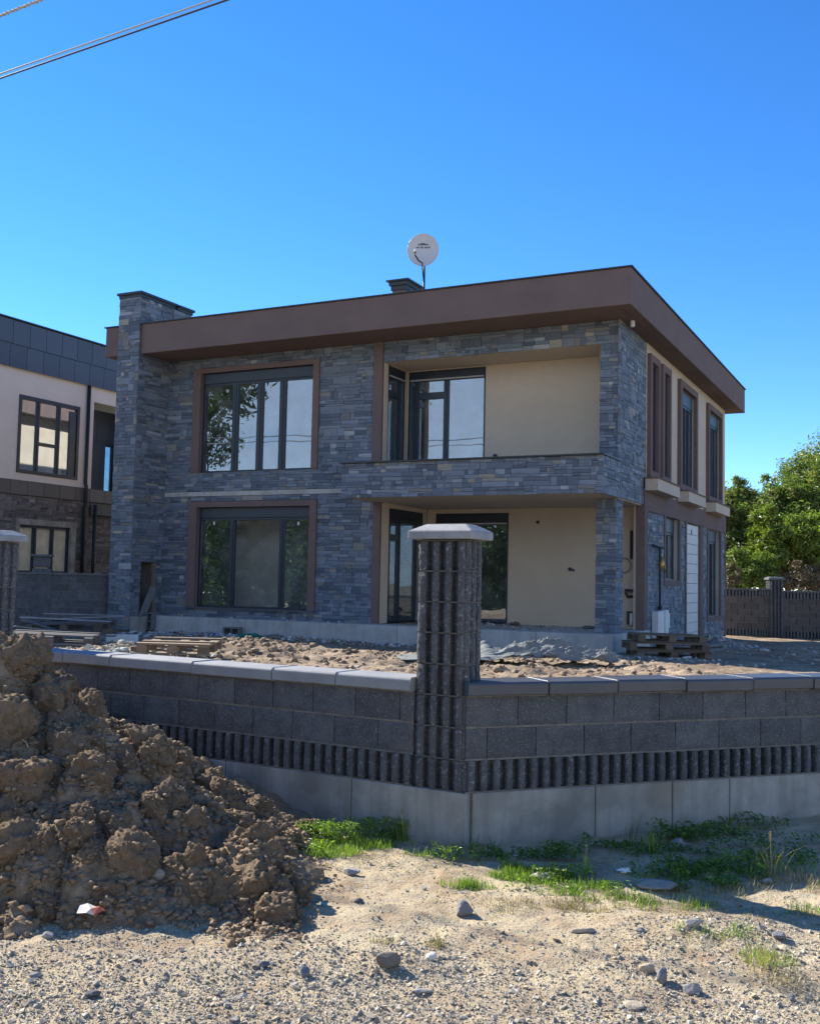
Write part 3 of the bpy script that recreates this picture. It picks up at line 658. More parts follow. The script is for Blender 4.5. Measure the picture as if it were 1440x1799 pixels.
def garden_wall(name, origin, rotz, sgn, length, row1, row2, cops, bases, label, foot):
    """local x along the wall (sgn +1 away from the corner to the right, -1 to the left)"""
    w = empty(name, origin, rotz, label, 'garden wall')
    span = lambda s0, s1: (s0, s1) if sgn > 0 else (-s1, -s0)
    a, b = span(.0 if sgn > 0 else .372, length)
    m = MB(); m.box(a + .001, b, .060, .19, .300, .897); 
    # mortar squeezed out along the bed joints
    for z in ROWS[1:3] + (.303, .893):
        n = int((b - a) / .035); rs = np.random.default_rng(int(z * 100)); V = []
        for i in range(n + 1):
            x = a + (b - a) * i / n; o = rs.uniform(-.004, .004); hh = rs.uniform(.004, .007)
            V += [(x, o, z - hh), (x, o - .001, z + hh), (x, .07, z + .006), (x, .07, z - .006)]
        m.quadlist(V, [(i * 4, i * 4 + 4, i * 4 + 5, i * 4 + 1) for i in range(n)] + [(i * 4 + 1, i * 4 + 5, i * 4 + 6, i * 4 + 2) for i in range(n)] + [(i * 4 + 3, i * 4 + 7, i * 4 + 4, i * 4) for i in range(n)])
    m.build('mortar', M['mortar'], w, fix=False)
    sd = 1
    for js, z0, z1 in ((row1, ROWS[2], ROWS[3]), (row2, ROWS[1], ROWS[2])):
        for s0, s1 in zip(js, js[1:]):
            sd += 1; x0, x1 = span(s0, s1)
            rough_front(x1 - x0 - .006, z1 - z0 - .010, sd + (50 if sgn < 0 else 0), x0=x0 + .003, z0=z0 + .005, nx=max(4, int((x1 - x0) * 30))).build('concrete_block', M['block'], w)
    s = .0 if sgn > 0 else .372; k = 0
    while s < length - .05:
        e = min(s + .347, length); x0, x1 = span(s, e); k += 1
        ribbed_block(x0, x1 - x0, ROWS[0] + .005, .188, 7 + k, w); s = e
    for s0, s1 in zip(cops, cops[1:]):
        x0, x1 = span(s0, s1); mb = MB(); dz = .003 * math.sin(s0 * 7)
        x0 += .004; x1 -= .004; P = [(-.045, .900), (-.048, .968), (-.036, .982), (.240, .982), (.255, .968), (.255, .900)]
        V = [(x, y + dz, z + dz) for x in (x0, x1) for y, z in P]
        mb.quadlist(V, [(i, (i + 1) % 6, (i + 1) % 6 + 6, i + 6) for i in range(6)] + [tuple(range(6)), tuple(range(6, 12))[::-1]])
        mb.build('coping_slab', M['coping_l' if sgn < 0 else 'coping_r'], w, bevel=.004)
    for (s0, s1), f in zip(zip(bases, bases[1:]), range(20)):
        x0, x1 = span(s0, s1); MB().box(x0 + .003, x1 - .003, -.012 + .002 * (f % 2), .20, foot, .299).build('base_panel', M['concrete'], w, bevel=.006)
    return w
js1 = [0, .36] + [.36 + .35 * k for k in range(1, 17)]; js2 = [0, .148, .49] + [.49 + .35 * k for k in range(1, 16)]
garden_wall('garden_wall', K, AR, 1, 5.8, js1, js2, [-.012, .55, 1.06, 1.59, 2.14, 2.66, 3.2, 3.74, 4.28, 4.8, 5.35, 5.85], [.05, .92, 1.51, 1.97, 3.0, 4.2, 5.9],
            'low dark block garden wall right of the corner pillar, in shade, weeds at its foot', -.25)
garden_wall('garden_wall', K, -AL, -1, 4.60, [.372, .48] + [.48 + .342 * k for k in range(1, 12)] + [4.60], [.372, .64] + [.64 + .346 * k for k in range(1, 12)] + [4.60],
            [.372, .95, 1.48, 2.21, 3.04, 3.56, 4.1, 4.59], [-.02, .83, 1.9, 3.1, 4.6], 'low dark block garden wall left of the corner pillar, half buried by the soil heap', -.25)

def pillar(origin, rotz, x0, x1, y0, y1, zb, n, label, capm='cap', four=True):
    """courses of ribbed block with a pyramid cap"""
    p = empty('masonry_pillar', origin, rotz, label, 'pillar')
    W, D = x1 - x0, y1 - y0
    m = MB(); m.box(x0 + .07, x1 - .07, y0 + .07, y1 - .07, zb, zb + n * .195 + .012)
    for k in range(n + 1):
        z = zb + k * .195; m.box(x0 + .006, x1 - .004, y0 + .004, y1 - .006, z - .003, z + .006)
    m.build('mortar', M['dark_mortar'], p)
    side_n, side_w = (3, .044) if D < .3 else (4, .052)
    for k in range(n):
        z = zb + k * .195 + .006; mb = MB(); h = .184; t = .85 + .3 * ((k * 5) % 7) / 7; t = (t, t, t)
        mb.box(x0 + .022, x1 - .022, y0 + .055, y1 - .022, z, z + h, t)
        for q in range(4):
            add_rib(mb, x0 + W * (q + .5) / 4, z, h, k * 10 + q + int(abs(origin.x) * 100), w=.047, frame=lambda a, d, c: (a, y0 + .004 + d, c), tint=t)
            if q >= side_n: continue
            add_rib(mb, y0 + D * (q + .5) / side_n, z, h, k * 10 + q + 500, w=side_w, out=.008, back=.03, frame=lambda a, d, c: (x1 - .004 - d, a, c), tint=t)
            add_rib(mb, y0 + D * (q + .5) / side_n, z, h, k * 10 + q + 900, w=side_w, out=.008, back=.03, frame=lambda a, d, c: (x0 + .004 + d, a, c), tint=t)
        mb.build('ribbed_block', M['rib'], p)
    zt = zb + n * .195 + .010; c = .048; X0, X1, Y0, Y1 = x0 - c, x1 + c, y0 - c, y1 + c; i = .085
    mb = MB(); V = [(X0, Y0, zt), (X1, Y0, zt), (X1, Y1, zt), (X0, Y1, zt), (X0, Y0, zt + .052), (X1, Y0, zt + .052), (X1, Y1, zt + .052), (X0, Y1, zt + .052),
                    (X0 + i, Y0 + i, zt + .098), (X1 - i, Y0 + i, zt + .098), (X1 - i, Y1 - i, zt + .098), (X0 + i, Y1 - i, zt + .098)]
    mb.quadlist(V, [(3, 2, 1, 0), (0, 1, 5, 4), (1, 2, 6, 5), (2, 3, 7, 6), (3, 0, 4, 7), (4, 5, 9, 8), (5, 6, 10, 9), (6, 7, 11, 10), (7, 4, 8, 11), (8, 9, 10, 11)])
    mb.build('cap', M[capm], p, bevel=.005); return p
pillar(K, -AL, -.368, -.006, .0, .215, .300, 8, 'tall ribbed block pillar with a pale pyramid cap at the corner of the garden wall')
pillar(K, -AL, -4.98, -4.622, .0, .36, -.09, 10, 'ribbed block pillar cut by the left edge behind the soil heap')

# ---- boundary wall behind the yard, right
def far_wall(p0, p1, zb, rows, bw, bh, label, ribrows=(), seed=0, cop='coping_dark', blockmat='block_far', skip=0.0):
    p0, p1 = Vector(p0), Vector(p1); d = p1 - p0; L = d.length; rz = math.atan2(d.y, d.x)
    w = empty('boundary_wall', p0, rz, label, 'boundary wall')
    MB().box(0, L, .085 if ribrows else .016, .2, zb - .4, zb + rows * bh + .002).build('mortar', M['mortar'], w)
    for r in range(rows):
        z = zb + r * bh; x = -(r % 2) * bw / 2
        while x < L:
            a, b = max(x, 0) + .006, min(x + bw, L) - .006; x += bw
            if b - a < .03: continue
            t = float(.75 + .5 * rng.random())
            if r in ribrows:
                mb = MB(); mb.box(a, b, .075, .16, z + .008, z + bh - .006, (t, t, t)); n = 4
                for k in range(n):
                    xc = a + (b - a) * (k + .5) / n; mb.box(xc - bw * .068, xc + bw * .068, -.014, .08, z + .008, z + bh - .006, (t, t, t))
                mb.build('ribbed_block', M['rib'], w)
            else: MB().box(a, b, float(rng.uniform(-.003, .003)), .12, z + .007, z + bh - .007, (t, t, t)).build('concrete_block', M[blockmat], w)
    jm = MB()
    for r in range(1, rows):
        jm.box(0.01, L - .01, .008, .13, zb + r * bh - .0065, zb + r * bh + .0065)
    jm.build('bed_joint', M['mortar'], w)
    x = 0; zt = zb + rows * bh
    while x < L:
        e = min(x + .6, L); MB().box(x + .003, e - .003, -.04, .24, zt + .004, zt + .055).build('coping_slab', M[cop], w); x = e
    return w
M['block_far'] = mat('weathered_block', (.098, .088, .082), .8, tint=True, var=(5, (.07, .065, .062), .4, .7), speck=(60, (.25, .24, .23), .9), bump=(45, .8, .012), spec=.3)
FY = 33.6
def wx(px, Y): r = ray(px, 1033); return CAM.x + r.x / r.y * Y
xA, xB, xP0, xP1 = wx(1262, FY), wx(1500, FY), wx(1349, FY), wx(1372, FY)
far_wall((xA, FY + .1, 0), (xP0, FY - .1, 0), .08, 7, .42, .208, 'brown grey block wall behind the yard between the villa and its ribbed pillar', (0, 6))
far_wall((xP1, FY - .1, 0), (xB, FY - .4, 0), .03, 7, .42, .208, 'brown grey block wall behind the yard right of its ribbed pillar', (0, 6))
p = pillar(Vector((xP0 - .005, FY - .17, 0)), -.03, 0, xP1 - xP0 + .01, 0, .42, .02, 9, 'slim ribbed block pillar with flat cap in the rear boundary wall', capm='coping_dark')
p.scale = (1, 1, 1.05)
# ---- boundary wall left, between the two villas
far_wall((-12.6, 23.9, 0), (-7.30, 25.95, 0), .17, 7, .40, .2, 'dark block wall between the two villas left of the chimney', (), cop='coping_dark', blockmat='block')
q = empty('masonry_pillar', (-8.93, 25.35, 0), .358, 'short smooth dark pillar on the left boundary wall before the neighbour window', 'pillar')
MB().box(-.22, .22, -.03, .3, .1, 1.72).build('shaft', M['block'], q)
MB().box(-.20, .20, -.05, .3, 1.74, 2.0).build('top_block', M['block'], q, bevel=.01)
MB().box(-.27, .27, -.10, .36, 2.0, 2.06).build('cap', M['coping_dark'], q, bevel=.015)

# ================================================================== NEIGHBOUR'S VILLA
NL = HM @ Vector((-18.0, 0, 0))
nb = empty('house', NL, HOUSE_ROT, 'pale rendered neighbouring villa with slate blue roof cladding, cut by the left edge', 'house')
NM = Matrix.Translation(NL) @ Matrix.Rotation(HOUSE_ROT, 4, 'Z')
house_p, house = house, nb
M['nbright'] = mat('cream_blind', (.85, .76, .58), .9)  # pale cream standing in for the light in the neighbour's lower panes
NU = (1.46, 3.82, 4.45, 6.68); NLW = (1.67, 3.64, 1.6, 2.98)
mb = MB(); wall(mb, 'S', 0, -3.0, 4.42, 4.24, 7.45, [NU], 0, -.25); mb.box(-.25, 0, 4.42, 6.6, 6.95, 7.45); mb.box(-.26, -.02, 6.6, 12, 3.82, 7.45); mb.box(-9, -.25, -3.0, -2.75, .1, 7.45); mb.box(-9.0, -8.8, -2.75, 12, .1, 7.45)
mb.build('rendered_wall', M['nwhite'], nb)
mb = MB(); wall(mb, 'S', -.03, -3.0, 4.4, .1, 3.82, [NLW], 0, -.25); mb.box(-.55, -.3, 4.4, 12, .1, 3.82); mb.build('lower_wall', M['plaster'], nb)
mb = MB(); mb.box(-9, -.30, -2.7, 11.9, 3.9, 4.2); mb.box(-9, -.30, -2.7, 11.9, 7.46, 7.6); mb.box(-9, -.3, -2.7, 11.9, .1, .4); mb.box(-3.2, -3.05, -2.6, 4.3, .42, 3.88); mb.box(-3.2, -3.05, -2.6, 4.3, 4.22, 7.44); mb.build('floor_slab', M['plaster'], nb)
mb = MB(); mb.box(-9, .11, -3.1, 12, 7.451, 7.50); mb.box(-.2, .09, -3.1, 12, 7.50, 8.74); mb.box(-9, -.2, -3.1, -2.9, 7.5, 8.74); mb.build('roof_band', M['alu'], nb)
mb = MB(); mb.box(-.25, .15, -3.14, 12.05, 8.75, 8.79); mb.build('roof_edge_trim', M['dark_metal'], nb)
mb = MB(); mb.box(-.1, .025, -3.0, 12, 3.83, 4.23); mb.build('band', M['alu'], nb)
y = 1.03 - .62 * 6; k = 0
while y < 11:
    for z0, z1, off in ((8.06, 8.73, 0), (7.40, 8.05, -.08)):
        t = float(rng.uniform(.85, 1.15)); MB().box(.09, .122, y + off + .008, y + off + .612, z0, z1 - .012, (t, t, t)).build('cladding_panel', M['clad'], nb)
    t = float(rng.uniform(.85, 1.15)); MB().box(.025, .05, y + .22 + .008, y + .22 + .612, 3.83, 4.22, (t, t, t)).build('cladding_panel', M['cladbrown'], nb); y += .62
w = window('S', 0, *NU, .0, bars=((2.20, .06), (3.0, .06)), rails=((2.26, 2.94, 5.36, .05),), fw=.10, setback=.02, parent=nb, glass='glass_n')
mb = MB()
for q_ in ((1.46, 3.82, 6.58, 6.69), (1.46, 1.56, 4.45, 6.58), (3.72, 3.82, 4.45, 6.58), (1.56, 3.72, 4.45, 4.54)): fbox(mb, 'S', 0, q_[0], q_[1], .03, -.01, q_[2], q_[3])
mb.build('window_surround', M['alu'], w)
mb = MB(); fbox(mb, 'S', 0, 3.45, 3.70, .0, -.03, 4.55, 6.5); mb.build('reveal', M['shutter'], w)
w = window('S', -.03, *NLW, .0, bars=((2.3, .06), (2.98, .05)), fw=.07, setback=.03, parent=nb, glass='glass_clear')
mb = MB()
for q_ in ((1.52, 3.86, 2.98, 3.15), (1.52, 1.67, 1.55, 2.98), (3.64, 3.86, 1.55, 2.98)): fbox(mb, 'S', 0, q_[0], q_[1], .03, -.02, q_[2], q_[3])
mb.build('window_surround', M['concrete'], w)
MB().box(-.125, -.115, 1.62, 3.69, 1.6, 2.98).build('blind', M['nbright'], w)  # added sheet close behind the clear glass, makes the lower panes look lit
NST = stones('S', 0, -3.0, 4.38, 1.2, 3.82, [(1.52, 3.86, 1.5, 3.15)], band=.17); NST += stones('S', -.27, 4.4, 6.0, 1.2, 3.45, band=.17)
NST = [(V, (t[1] * .78, t[1] * .72, t[1] * .70)) for V, t in NST]
place_stones(NST, nb, NM, M['nstone'], limit=150)
mb = MB(); mb.tube([(.07, 4.12, 7.40), (.07, 4.12, 4.4), (.12, 4.12, 4.2), (.12, 4.12, 3.8), (.07, 4.12, 3.6), (.07, 4.12, .3)], .055, 10); mb.build('downpipe', M['pipe'], nb, smooth=True)
mb = MB(); mb.tube([(.05, 4.60, 3.75), (.05, 4.60, .3)], .055, 10); mb.build('downpipe', M['pipe'], nb, smooth=True)
mb = MB(); mb.box(-.28, -.05, 4.42, 12, 3.45, 3.82); mb.build('beam', M['alu'], nb)
# recessed balcony with a dark clad back wall and a tall window
mb = MB(); wall(mb, 'S', -1.1, 4.45, 8.2, 4.2, 6.95, [(6.12, 6.64, 4.3, 5.87)], 0, -.2); mb.build('recess_wall', M['clad'], nb)
mb = MB(); mb.box(-1.1, -.26, 4.25, 4.42, 4.25, 6.95); mb.box(-1.1, -.26, 8.2, 8.4, 4.25, 6.95); mb.build('recess_side', M['nwhite'], nb)
window('S', -1.1, 6.12, 6.64, 4.3, 5.87, 0, setback=.03, parent=nb, glass='glass_n', bars=((6.50, .03),))
y = 4.5
while y < 8.1:
    MB().box(-1.1, -1.07, y + .006, y + .60, 5.95, 6.6).build('cladding_panel', M['clad'], nb); y += .61
house = house_p

# ================================================================== GROUND
def street_h(x, y):
    sR = (x - K.x) * DR.x + (y - K.y) * DR.y
    z = -.04 + .06 * np.clip((x - .9) / 2.2, 0, 1.5) * np.clip((y - 4.6) / 2, 0, 1)
    z = z + .012 * fbm2(x * 1.1, y * 1.3, 3, 3) + .016 * fbm2(x * 3.3, y * 4.2, 3, 5)
    z = z + .030 * np.exp(-((y - 4.52 - .06 * np.sin(x * 2.3)) / .11) ** 2) * (.4 + .6 * vn2(x * 2.1, y * .1, 8)) * (x > -1.2)
    z = z + .05 * np.exp(-((x - 1.45) / .35) ** 2 - ((y - 5.05) / .22) ** 2)
    z = z + .011 * fbm2(x * 13, y * 14, 4, 21) + .10 * np.exp(-((x + 2.6) / 1.8) ** 2 - ((y - 6.4) / 1.1) ** 2)
    far = np.clip((np.hypot(x, y - 6) - 9) / 6, 0, 1)
    return z * (1 - far) - .35 * far
def yard_h(x, y):
    d = np.clip((y - 10) / 10, 0, 1)
    z = .55 - .33 * d - .10 * np.clip((y - 22) / 9, 0, 1) - .012 * np.clip(x - 5, 0, 8)
    z = z + .05 * fbm2(x * .5, y * .5, 3, 31) + .035 * fbm2(x * 1.7, y * 1.7, 3, 33)
    g = lambda cx, cy, rx, ry, h: h * np.exp(-((x - cx) / rx) ** 2 - ((y - cy) / ry) ** 2)
    z = z + g(-2.5, 16.6, 1.1, .9, .20) + g(-4.0, 15.3, 1.5, .9, .07) + g(-.4, 15.6, 1.6, .9, .07)
    rough = np.clip(1 - (x - 3.5) / 3, .25, 1) * np.clip(1.3 - (y - 14) / 8, .3, 1)
    z = z + rough * (domes(x + .08 * fbm2(x * 4, y * 4, 2, 47), y * 1.3, .30, 41) * .26 + domes(x + 3, y * 1.2 + 1, .12, 43) * .34 + .05 * np.abs(fbm2(x * 5, y * 6, 3, 45))) 
    return z
def grid_axis(segs):
    out = []
    for a, b, st in segs: out += list(np.arange(a, b, st))
    out.append(segs[-1][1]); return np.array(out)
def grow(a, b, s0, k=1.35):
    v = [a]; s = s0; sg = 1 if b > a else -1
    while (b - v[-1]) * sg > s: v.append(v[-1] + s * sg); s *= k
    v.append(b); return v
gx = np.array(grow(-3.2, -400, .06)[::-1][:-1] + list(np.arange(-3.2, 3.6, .019)) + grow(3.6, 400, .06))
gy = np.array(grow(3.3, -300, .05)[::-1][:-1] + list(np.arange(3.3, 7.6, .016)) + grow(7.6, 900, .06))
X, Y = np.meshgrid(gx, gy); Z = street_h(X, Y)
def grid_faces(nx, ny): 
    i = np.arange(nx - 1)[None, :] + np.arange(ny - 1)[:, None] * nx; i = i.ravel()
    return np.stack([i, i + 1, i + 1 + nx, i + nx], 1)
me = mesh_np('ground', np.stack([X.ravel(), Y.ravel(), Z.ravel()], 1), grid_faces(len(gx), len(gy)), smooth=True)
tag(link('ground', me, M['street']), kind='structure')

gx = np.array(list(np.arange(-16, -6, .25)) + list(np.arange(-6, 9, .05)) + list(np.arange(9, 18, .2)))
gy = np.array(list(np.arange(6.6, 20, .045)) + list(np.arange(20, 36, .12)) + list(np.arange(36, 60, 1.0)))
X, Y = np.meshgrid(gx, gy); Z = yard_h(X, Y)
hx = (X - HOUSE_LOC.x) * math.cos(-HOUSE_ROT) - (Y - HOUSE_LOC.y) * math.sin(-HOUSE_ROT); hy = (X - HOUSE_LOC.x) * math.sin(-HOUSE_ROT) + (Y - HOUSE_LOC.y) * math.cos(-HOUSE_ROT)
inside_house = (hx > -12.4) & (hx < -.6) & (hy > .55) & (hy < 13.2)
Z = np.where(inside_house, np.minimum(Z, .05), Z)
Fq = grid_faces(len(gx), len(gy)); cx, cy = X.ravel()[Fq].mean(1), Y.ravel()[Fq].mean(1)
nR = np.array([-math.sin(AR), math.cos(AR)]); nLn = np.array([math.sin(AL), math.cos(AL)])
ok = ((cx - K.x) * nR[0] + (cy - K.y) * nR[1] > .10) & ((cx - K.x) * nLn[0] + (cy - K.y) * nLn[1] > .10)
me = mesh_np('yard_soil', np.stack([X.ravel(), Y.ravel(), Z.ravel()], 1), Fq[ok], smooth=True)
tag(link('yard_soil', me, M['yardsoil']), kind='structure')
fp = MB(); fp.quadlist([(-300, 34.6, .02), (400, 34.6, .02), (400, 700, .02), (-300, 700, .02)], [(0, 1, 2, 3)])
tag(fp.build('field', mat('rough_grass_field', (.055, .07, .025), .95, var=(.3, (.10, .085, .04), .4, .6), bump=(3, .8, .1)), fix=False), kind='structure')
def yz(x, y): return float(yard_h(np.array([x]), np.array([y]))[0])
def sz(x, y): return float(street_h(np.array([x]), np.array([y]))[0])
def on(px, py, f, z0=0.0, dz=0.0):
    z = z0
    for _ in range(6): p = gp(px, py, z); z = .5 * z + .5 * f(p.x, p.y)
    return Vector((p.x, p.y, f(p.x, p.y) + dz))

# ================================================================== LUMPS, CLODS, STONES
def blob_mesh(name, sub, seed, amp=.35, freq=1.4, flat=.75, tint=None, facet=0):
    bm = bmesh.new(); bmesh.ops.create_icosphere(bm, subdivisions=sub, radius=1.0); v = np.array([p.co[:] for p in bm.verts])
    f = np.array([[q.index for q in fc.verts] for fc in bm.faces]); bm.free()
    n = 1 + amp * fbm3(v[:, 0] * freq + seed, v[:, 1] * freq, v[:, 2] * freq, 2, seed)
    if facet:
        rs = np.random.default_rng(seed)
        for _ in range(facet):
            d = rs.normal(size=3); d /= np.linalg.norm(d); h = rs.uniform(.55, .85); k = v @ d; n = np.where(k * n > h, h / np.maximum(k, .05), n)
    else:
        n = n + .10 * np.abs(fbm3(v[:, 0] * 4 + seed, v[:, 1] * 4, v[:, 2] * 4, 2, seed + 9)) + .05 * fbm3(v[:, 0] * 9, v[:, 1] * 9 + seed, v[:, 2] * 9, 1, seed + 4)
    v = v * n[:, None]; v[:, 2] *= flat
    return v, f
def rotm(rs):
    q = rs.normal(size=4); q /= np.linalg.norm(q); w, x, y, z = q
    return np.array([[1 - 2 * (y * y + z * z), 2 * (x * y - z * w), 2 * (x * z + y * w)], [2 * (x * y + z * w), 1 - 2 * (x * x + z * z), 2 * (y * z - x * w)], [2 * (x * z - y * w), 2 * (y * z + x * w), 1 - 2 * (x * x + y * y)]])
def scatter(name, protos, pts, sizes, tints, m, parent=None, seed=1, aniso=(1, 1, .7), smooth=True, yaw_only=False):
    """one joined mesh of many small lumps"""
    rs = np.random.default_rng(seed); VV = []; FF = []; TT = []; off = 0
    for i, (p, s) in enumerate(zip(pts, sizes)):
        v, f = protos[i % len(protos)]
        if yaw_only: a = rs.uniform(0, 6.28); r = np.array([[math.cos(a), -math.sin(a), 0], [math.sin(a), math.cos(a), 0], [0, 0, 1]])
        else: r = rotm(rs)
        w = (v @ r.T) * s * np.array(aniso) * rs.uniform(.8, 1.2, 3) + p
        VV.append(w); FF.append(f + off); off += len(v); TT.append(np.repeat(np.array([tints[i]]), len(f), 0))
    me = mesh_np(name, np.concatenate(VV), np.concatenate(FF), np.concatenate(TT), smooth)
    return tag(link(name, me, m, parent), kind='stuff')

# ---- the heap of dug clay, left
RX = np.array([-5.5, -3.6, -2.9, -2.45, -2.2, -1.9, -1.65, -1.4, -1.2, -1.0, -.80, -.6, -.45, .4]); RH = np.array([1.18, 1.18, 1.17, 1.04, .82, .62, .56, .44, .30, .20, .11, .05, .01, -.03])
def heap_h(x, y):
    H = np.interp(x, RX, RH); ry = 6.35 + .12 * np.sin(x * 2) + .25 * np.clip(-x - 2, 0, 2); toe = 4.98 + .30 * np.clip(x + 1.1, 0, 1) + .10 * vn2(x * 2.2, y * 0, 5)
    f = np.where(y < ry, (y - toe) / (ry - toe), 1 - (y - ry) / 2.3); f = np.clip(f, -.3, 1)
    base = H * np.where(f > 0, 1 - (1 - f) ** 1.25, f * .6) - .03
    lobe = .13 * np.exp(-((x + .80) / .24) ** 2 - ((y - 5.42) / .20) ** 2) + .07 * np.exp(-((x + .55) / .18) ** 2 - ((y - 5.80) / .12) ** 2)
    base = base + lobe; H = H + lobe
    m = np.clip(H * 3.0, 0, 1) * np.clip(f * 4 + .6, 0, 1)
    wx_ = x + .05 * fbm2(x * 6, y * 6, 2, 60); wy_ = y + .05 * fbm2(x * 6, y * 6, 2, 61)
    wa = wx_ + .035 * fbm2(x * 22, y * 22, 2, 62); wb = wy_ + .035 * fbm2(x * 22, y * 22, 2, 63)
    l = domes(wx_, wy_, .42, 51) * .60 + domes(wx_ + 5, wy_ + 2, .20, 52) * .60 + domes(wa + 1, wb + 7, .10, 53) * .45 + domes(wa, wb, .05, 54) * .4
    return base + m * l + .020 * m * (.5 - np.abs(fbm2(x * 17, y * 17, 3, 58))) + .014 * m * fbm2(x * 32, y * 32, 3, 56) - .06 * m + .02 * fbm2(x * 2, y * 2, 2, 57)
gx = np.arange(-5.2, .15, .0105); gy = np.arange(4.6, 8.6, .0125)
X, Y = np.meshgrid(gx, gy); Z = heap_h(X, Y); S_ = street_h(X, Y)
Z = Z - .05 * np.clip(1 - np.interp(X, RX, RH) * 9, 0, 1) * (Z - S_ < .05); Z = np.where(Z < S_ - .02, S_ - .03, Z)
behindL = (X - K.x) * nLn[0] + (Y - K.y) * nLn[1]
Fq = grid_faces(len(gx), len(gy)); bl = behindL.ravel()[Fq].mean(1); zz = (Z - S_).ravel()[Fq].max(1)
heap = empty('soil_heap', (-2.5, 6.2, 0), 0, 'big heap of freshly dug brown clay lumps piled against the garden wall', 'soil heap')
me = mesh_np('heap_body', np.stack([X.ravel() + 2.5, Y.ravel() - 6.2, Z.ravel()], 1), Fq[(bl < .12) & (zz > -.012)], smooth=True)
link('heap_body', me, M['clay'], heap)
def rough(v, s):
    L_ = 1 + .26 * (.5 - np.abs(fbm3(v[:, 0] * 3.2 + s, v[:, 1] * 3.2, v[:, 2] * 3.2, 3, s + 1))) + .20 * np.abs(fbm3(v[:, 0] * 7 + s, v[:, 1] * 8, v[:, 2] * 8, 3, s + 2)) + .09 * fbm3(v[:, 0] * 16, v[:, 1] * 18 + s, v[:, 2] * 18, 2, s + 3)
    return v * L_[:, None]
clod_meshes = []
for k in range(9):
    v, f = blob_mesh('clod', 5, 100 + k, amp=.55, freq=1.3, flat=.8); v = rough(v, 100 + k); clod_meshes.append(mesh_np('clod', v, f, smooth=True))
rs = np.random.default_rng(5); n = 0; ON = []
def crumbs_on(o, me, k):
    co = np.zeros(len(me.vertices) * 3, np.float32); me.vertices.foreach_get('co', co); co = co.reshape(-1, 3)[rs.integers(len(me.vertices), size=k)]
    Mx = np.array(Matrix.LocRotScale(o.location, o.rotation_euler, o.scale)); w = co @ Mx[:3, :3].T + Mx[:3, 3]; ON.append(w)
BIG = [(80, 1225, .15), (30, 1150, .15), (110, 1205, .09), (245, 1300, .12), (300, 1285, .10), (345, 1290, .07), (275, 1330, .10), (95, 1270, .15), (120, 1310, .13), (370, 1370, .09), (385, 1390, .08), (405, 1420, .08), (210, 1335, .10), (40, 1360, .14), (150, 1240, .10), (60, 1500, .12), (30, 1480, .12), (230, 1500, .12), (270, 1470, .12), (180, 1440, .11), (400, 1555, .12), (440, 1540, .10), (350, 1560, .07), (470, 1500, .08), (330, 1450, .09), (20, 1420, .12), (10, 1270, .14), (75, 1590, .08), (190, 1570, .07), (240, 1590, .05), (160, 1350, .12), (300, 1400, .09)]
def hh(x, y): return float(heap_h(np.array([x]), np.array([y]))[0])
def heap_hit(px, py):
    r = ray(px, py); t = 4.2
    while t < 9.5:
        p = CAM + r * t
        if p.z < hh(p.x, p.y): return p
        t += .02
    return None
for px, py, rad in BIG:
    p = heap_hit(px, py)
    if p is None: continue
    o = link('clod', clod_meshes[n % 9], M['clay'], heap, (p.x + 2.5, p.y - 6.2, p.z - rad * .25)); n += 1
    o.scale = (rad * rs.uniform(.85, 1.25), rad * rs.uniform(.85, 1.1), rad * rs.uniform(.8, 1.1)); o.rotation_euler = tuple(rs.uniform(0, 6.28, 3)); crumbs_on(o, clod_meshes[(n - 1) % 9], int(20 + 900 * rad))
while n < 150:
    x = rs.uniform(-3.3, -.2); y = rs.uniform(4.85, 6.7); z = hh(x, y)
    if z < sz(x, y) + .02: continue
    rad = rs.uniform(.03, .085)
    o = link('clod', clod_meshes[n % 9], M['clay'], heap, (x + 2.5, y - 6.2, z + rad * .1)); n += 1
    o.scale = (rad * rs.uniform(.8, 1.3), rad, rad * rs.uniform(.7, 1.1)); o.rotation_euler = tuple(rs.uniform(0, 6.28, 3)); crumbs_on(o, clod_meshes[(n - 1) % 9], int(20 + 1200 * rad))
pr1 = [blob_mesh('c', 1, 260 + k, amp=.95, freq=2.1, flat=.85) for k in range(8)]
pr = [blob_mesh('c', 2, 200 + k, amp=1.0, freq=1.9, flat=.85) for k in range(8)]
P, Sz = [], []
N_ = 24000; xs = rs.uniform(-3.6, .15, N_); ys = rs.uniform(4.72, 6.9, N_); zs = heap_h(xs, ys); g0 = street_h(xs, ys); r_ = (.0035 + .022 * rs.random(N_) ** 3.2) * np.clip((-.1 - xs) * 1.4, .45, 1)
keep = (zs > g0 - .012 * rs.random(N_) ** 3) & (rs.random(N_) < np.clip((-.28 - xs) * 3.0, 0, 1) + .015); 
for x, y, z, g, r in zip(xs[keep], ys[keep], zs[keep], g0[keep], r_[keep]): P.append((x, y, max(z, g) + r * .3)); Sz.append(r)
P = np.array(P) + np.array([2.5, -6.2, 0]); ON = np.concatenate(ON); P = np.concatenate([P, ON]); Sz = np.concatenate([np.array(Sz), .003 + .014 * rs.random(len(ON)) ** 1.8]); bg_ = Sz > .0155
scatter('clay_crumbs', pr, P[bg_], Sz[bg_], [(1, 1, 1)] * int(bg_.sum()), M['clay'], heap, 3); scatter('fine_crumbs', pr1, P[~bg_], Sz[~bg_], [(1, 1, 1)] * int((~bg_).sum()), M['clay'], heap, 33, smooth=False)

